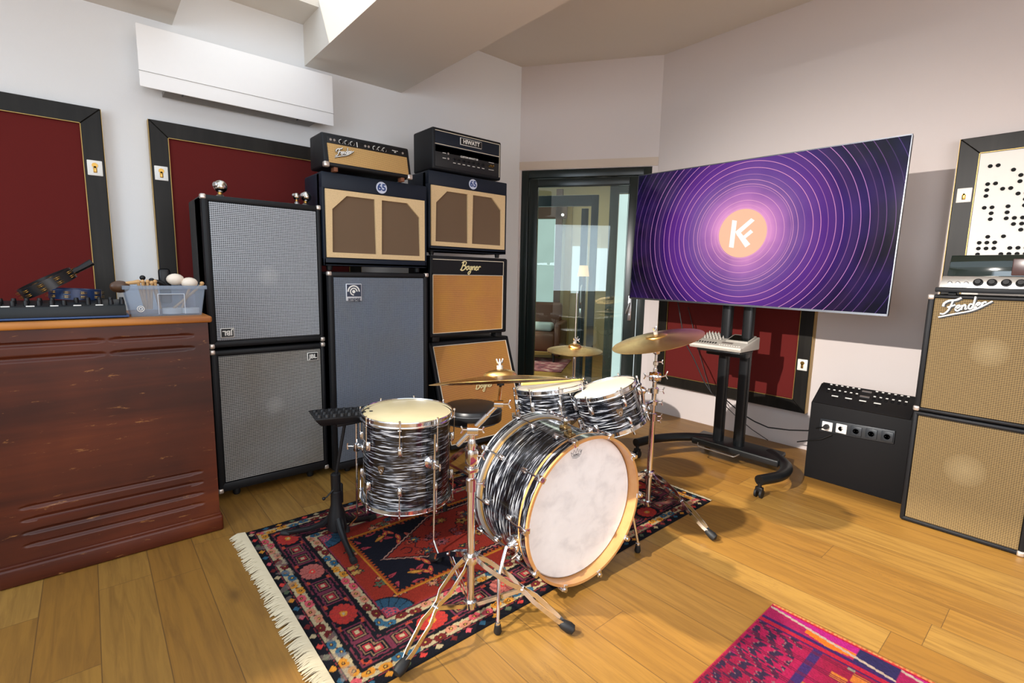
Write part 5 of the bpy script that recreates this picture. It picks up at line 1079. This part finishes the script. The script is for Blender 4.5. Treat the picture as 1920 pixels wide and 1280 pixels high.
    out *= (.68 + .3 * rg.rand(*X.shape))[..., None]; return out
pr = rug('persian_rug', 'fringed red and navy Persian rug under the drum kit', .49, 2.655, 1.30, 2.555, .005, persian, .0038)
mb = MB(); rr = random.Random(4)
for i in range(330):
    y = .005 + 1.245 * i / 330; x = 0; l = .045 + rr.random() * .022; dy = rr.uniform(-.012, .012)
    mb.tube([(.004, y, .008), (-l * .5, y + dy * .5, .010 + rr.random() * .004), (-l, y + dy, .003)], [.0042, .0038, .002], 5)
fr = mb.build('fringe', plain('ivory_fringe', 'c6b99d', .95), pr); fr['kind'] = 'stuff'
mb = MB()
for i in range(200):
    y = .005 + 1.245 * i / 200; l = .014 + rr.random() * .008; mb.tube([(2.163, y, .006), (2.165 + l, y + rr.uniform(-.006, .006), .003)], [.004, .002], 5)
fr = mb.build('fringe', plain('ivory_fringe', 'c6b99d', .95), pr); fr['kind'] = 'stuff'
def kilim(X, Y):
    x1, y1 = 1.985, .688; a = x1 - X; b = y1 - Y          # a: distance from the far edge in x, b: from the left edge
    RED, MAG, PUR, NAV, ORG, PEA = [C_(k) for k in ('b01834', 'a01850', '5a1648', '2c2452', 'e0701c', 'e89058')]
    out = np.zeros(X.shape + (3,)); g = np.random.RandomState(8)
    t = .5 + .5 * np.sin(X * 9 + 2 * np.sin(Y * 7)); out[:] = C_('8e1236'); out += (C_('a8144a') - C_('8e1236')) * t[..., None]
    def put(m, c): out[m] = c
    put((a > .05) & (a < .13) , C_('9c1440')); 
    f = (b / .42) % 1; k = np.floor(b / .42); zz = .09 + .035 * (np.abs(f - .5) * 4 - 1)
    band = (a > .022) & (a < .105); put(band, MAG)
    put(band & (a < .022 + .083 * f) , C_('b01a78')); put(band & (a > .06) & (f > .35) & (f < .75) & (a < .105 - .1 * np.abs(f - .55)), ORG); put(band & (f > .72), NAV); put(band & (np.abs(a - .03 - .07 * f) < .006), C_('b9a292'))
    put((a < .016), np.array(PEA)); put((a < .016) & (np.sin(b * 420) > .3), C_('d8603a')); put((a > .016) & (a < .024), RED); put((a > .105) & (a < .120), C_('3a1a58')); put((a > .12) & (a < .140), RED); put((a > .14) & (a < .150), C_('4a1650'))
    # ikat-like ragged stripes along the left edge
    s = (np.floor(X * 60) % 2) * .012; rag = np.sin(np.floor(X / .012) * 12.9898) * 43758.5; rag = rag - np.floor(rag)
    m = (a > .15) & (b > .015) & (b < .17); v = (b + .035 * rag + .05 * np.abs(((X / .14) % 1) * 2 - 1)); put(m & ((v / .055) % 1 < .5), C_('33203c')); put(m & ((v / .055) % 1 < .1) & (np.sin(Y * 900) > .2), C_('8a6468')); put(m & (v < .04), C_('8e1450'))
    m = (a > .15) & (b > .195) & (b < .225); put(m, C_('3d2460'))
    m = (a > .15) & (b > .225); put(m & ((b * 7 + np.floor(a * 14) * .37) % 1 < .32) & ((a * 6) % 1 < .45), C_('c8702a')); put(m & ((b * 5 + .5) % 1 < .1) & ((a * 6) % 1 > .5), C_('8a8070'))
    put((a > .15) & (np.sin(a * 700) > .85), C_('6a0f34'))
    put(b < .008, C_('c0304a')); out *= (.62 + .3 * g.rand(*X.shape))[..., None]; return out
rug('kilim_rug', 'magenta and purple flatwoven rug with an orange edge in the right foreground', .95, 1.985, -.75, .688, .006, kilim, .0042)
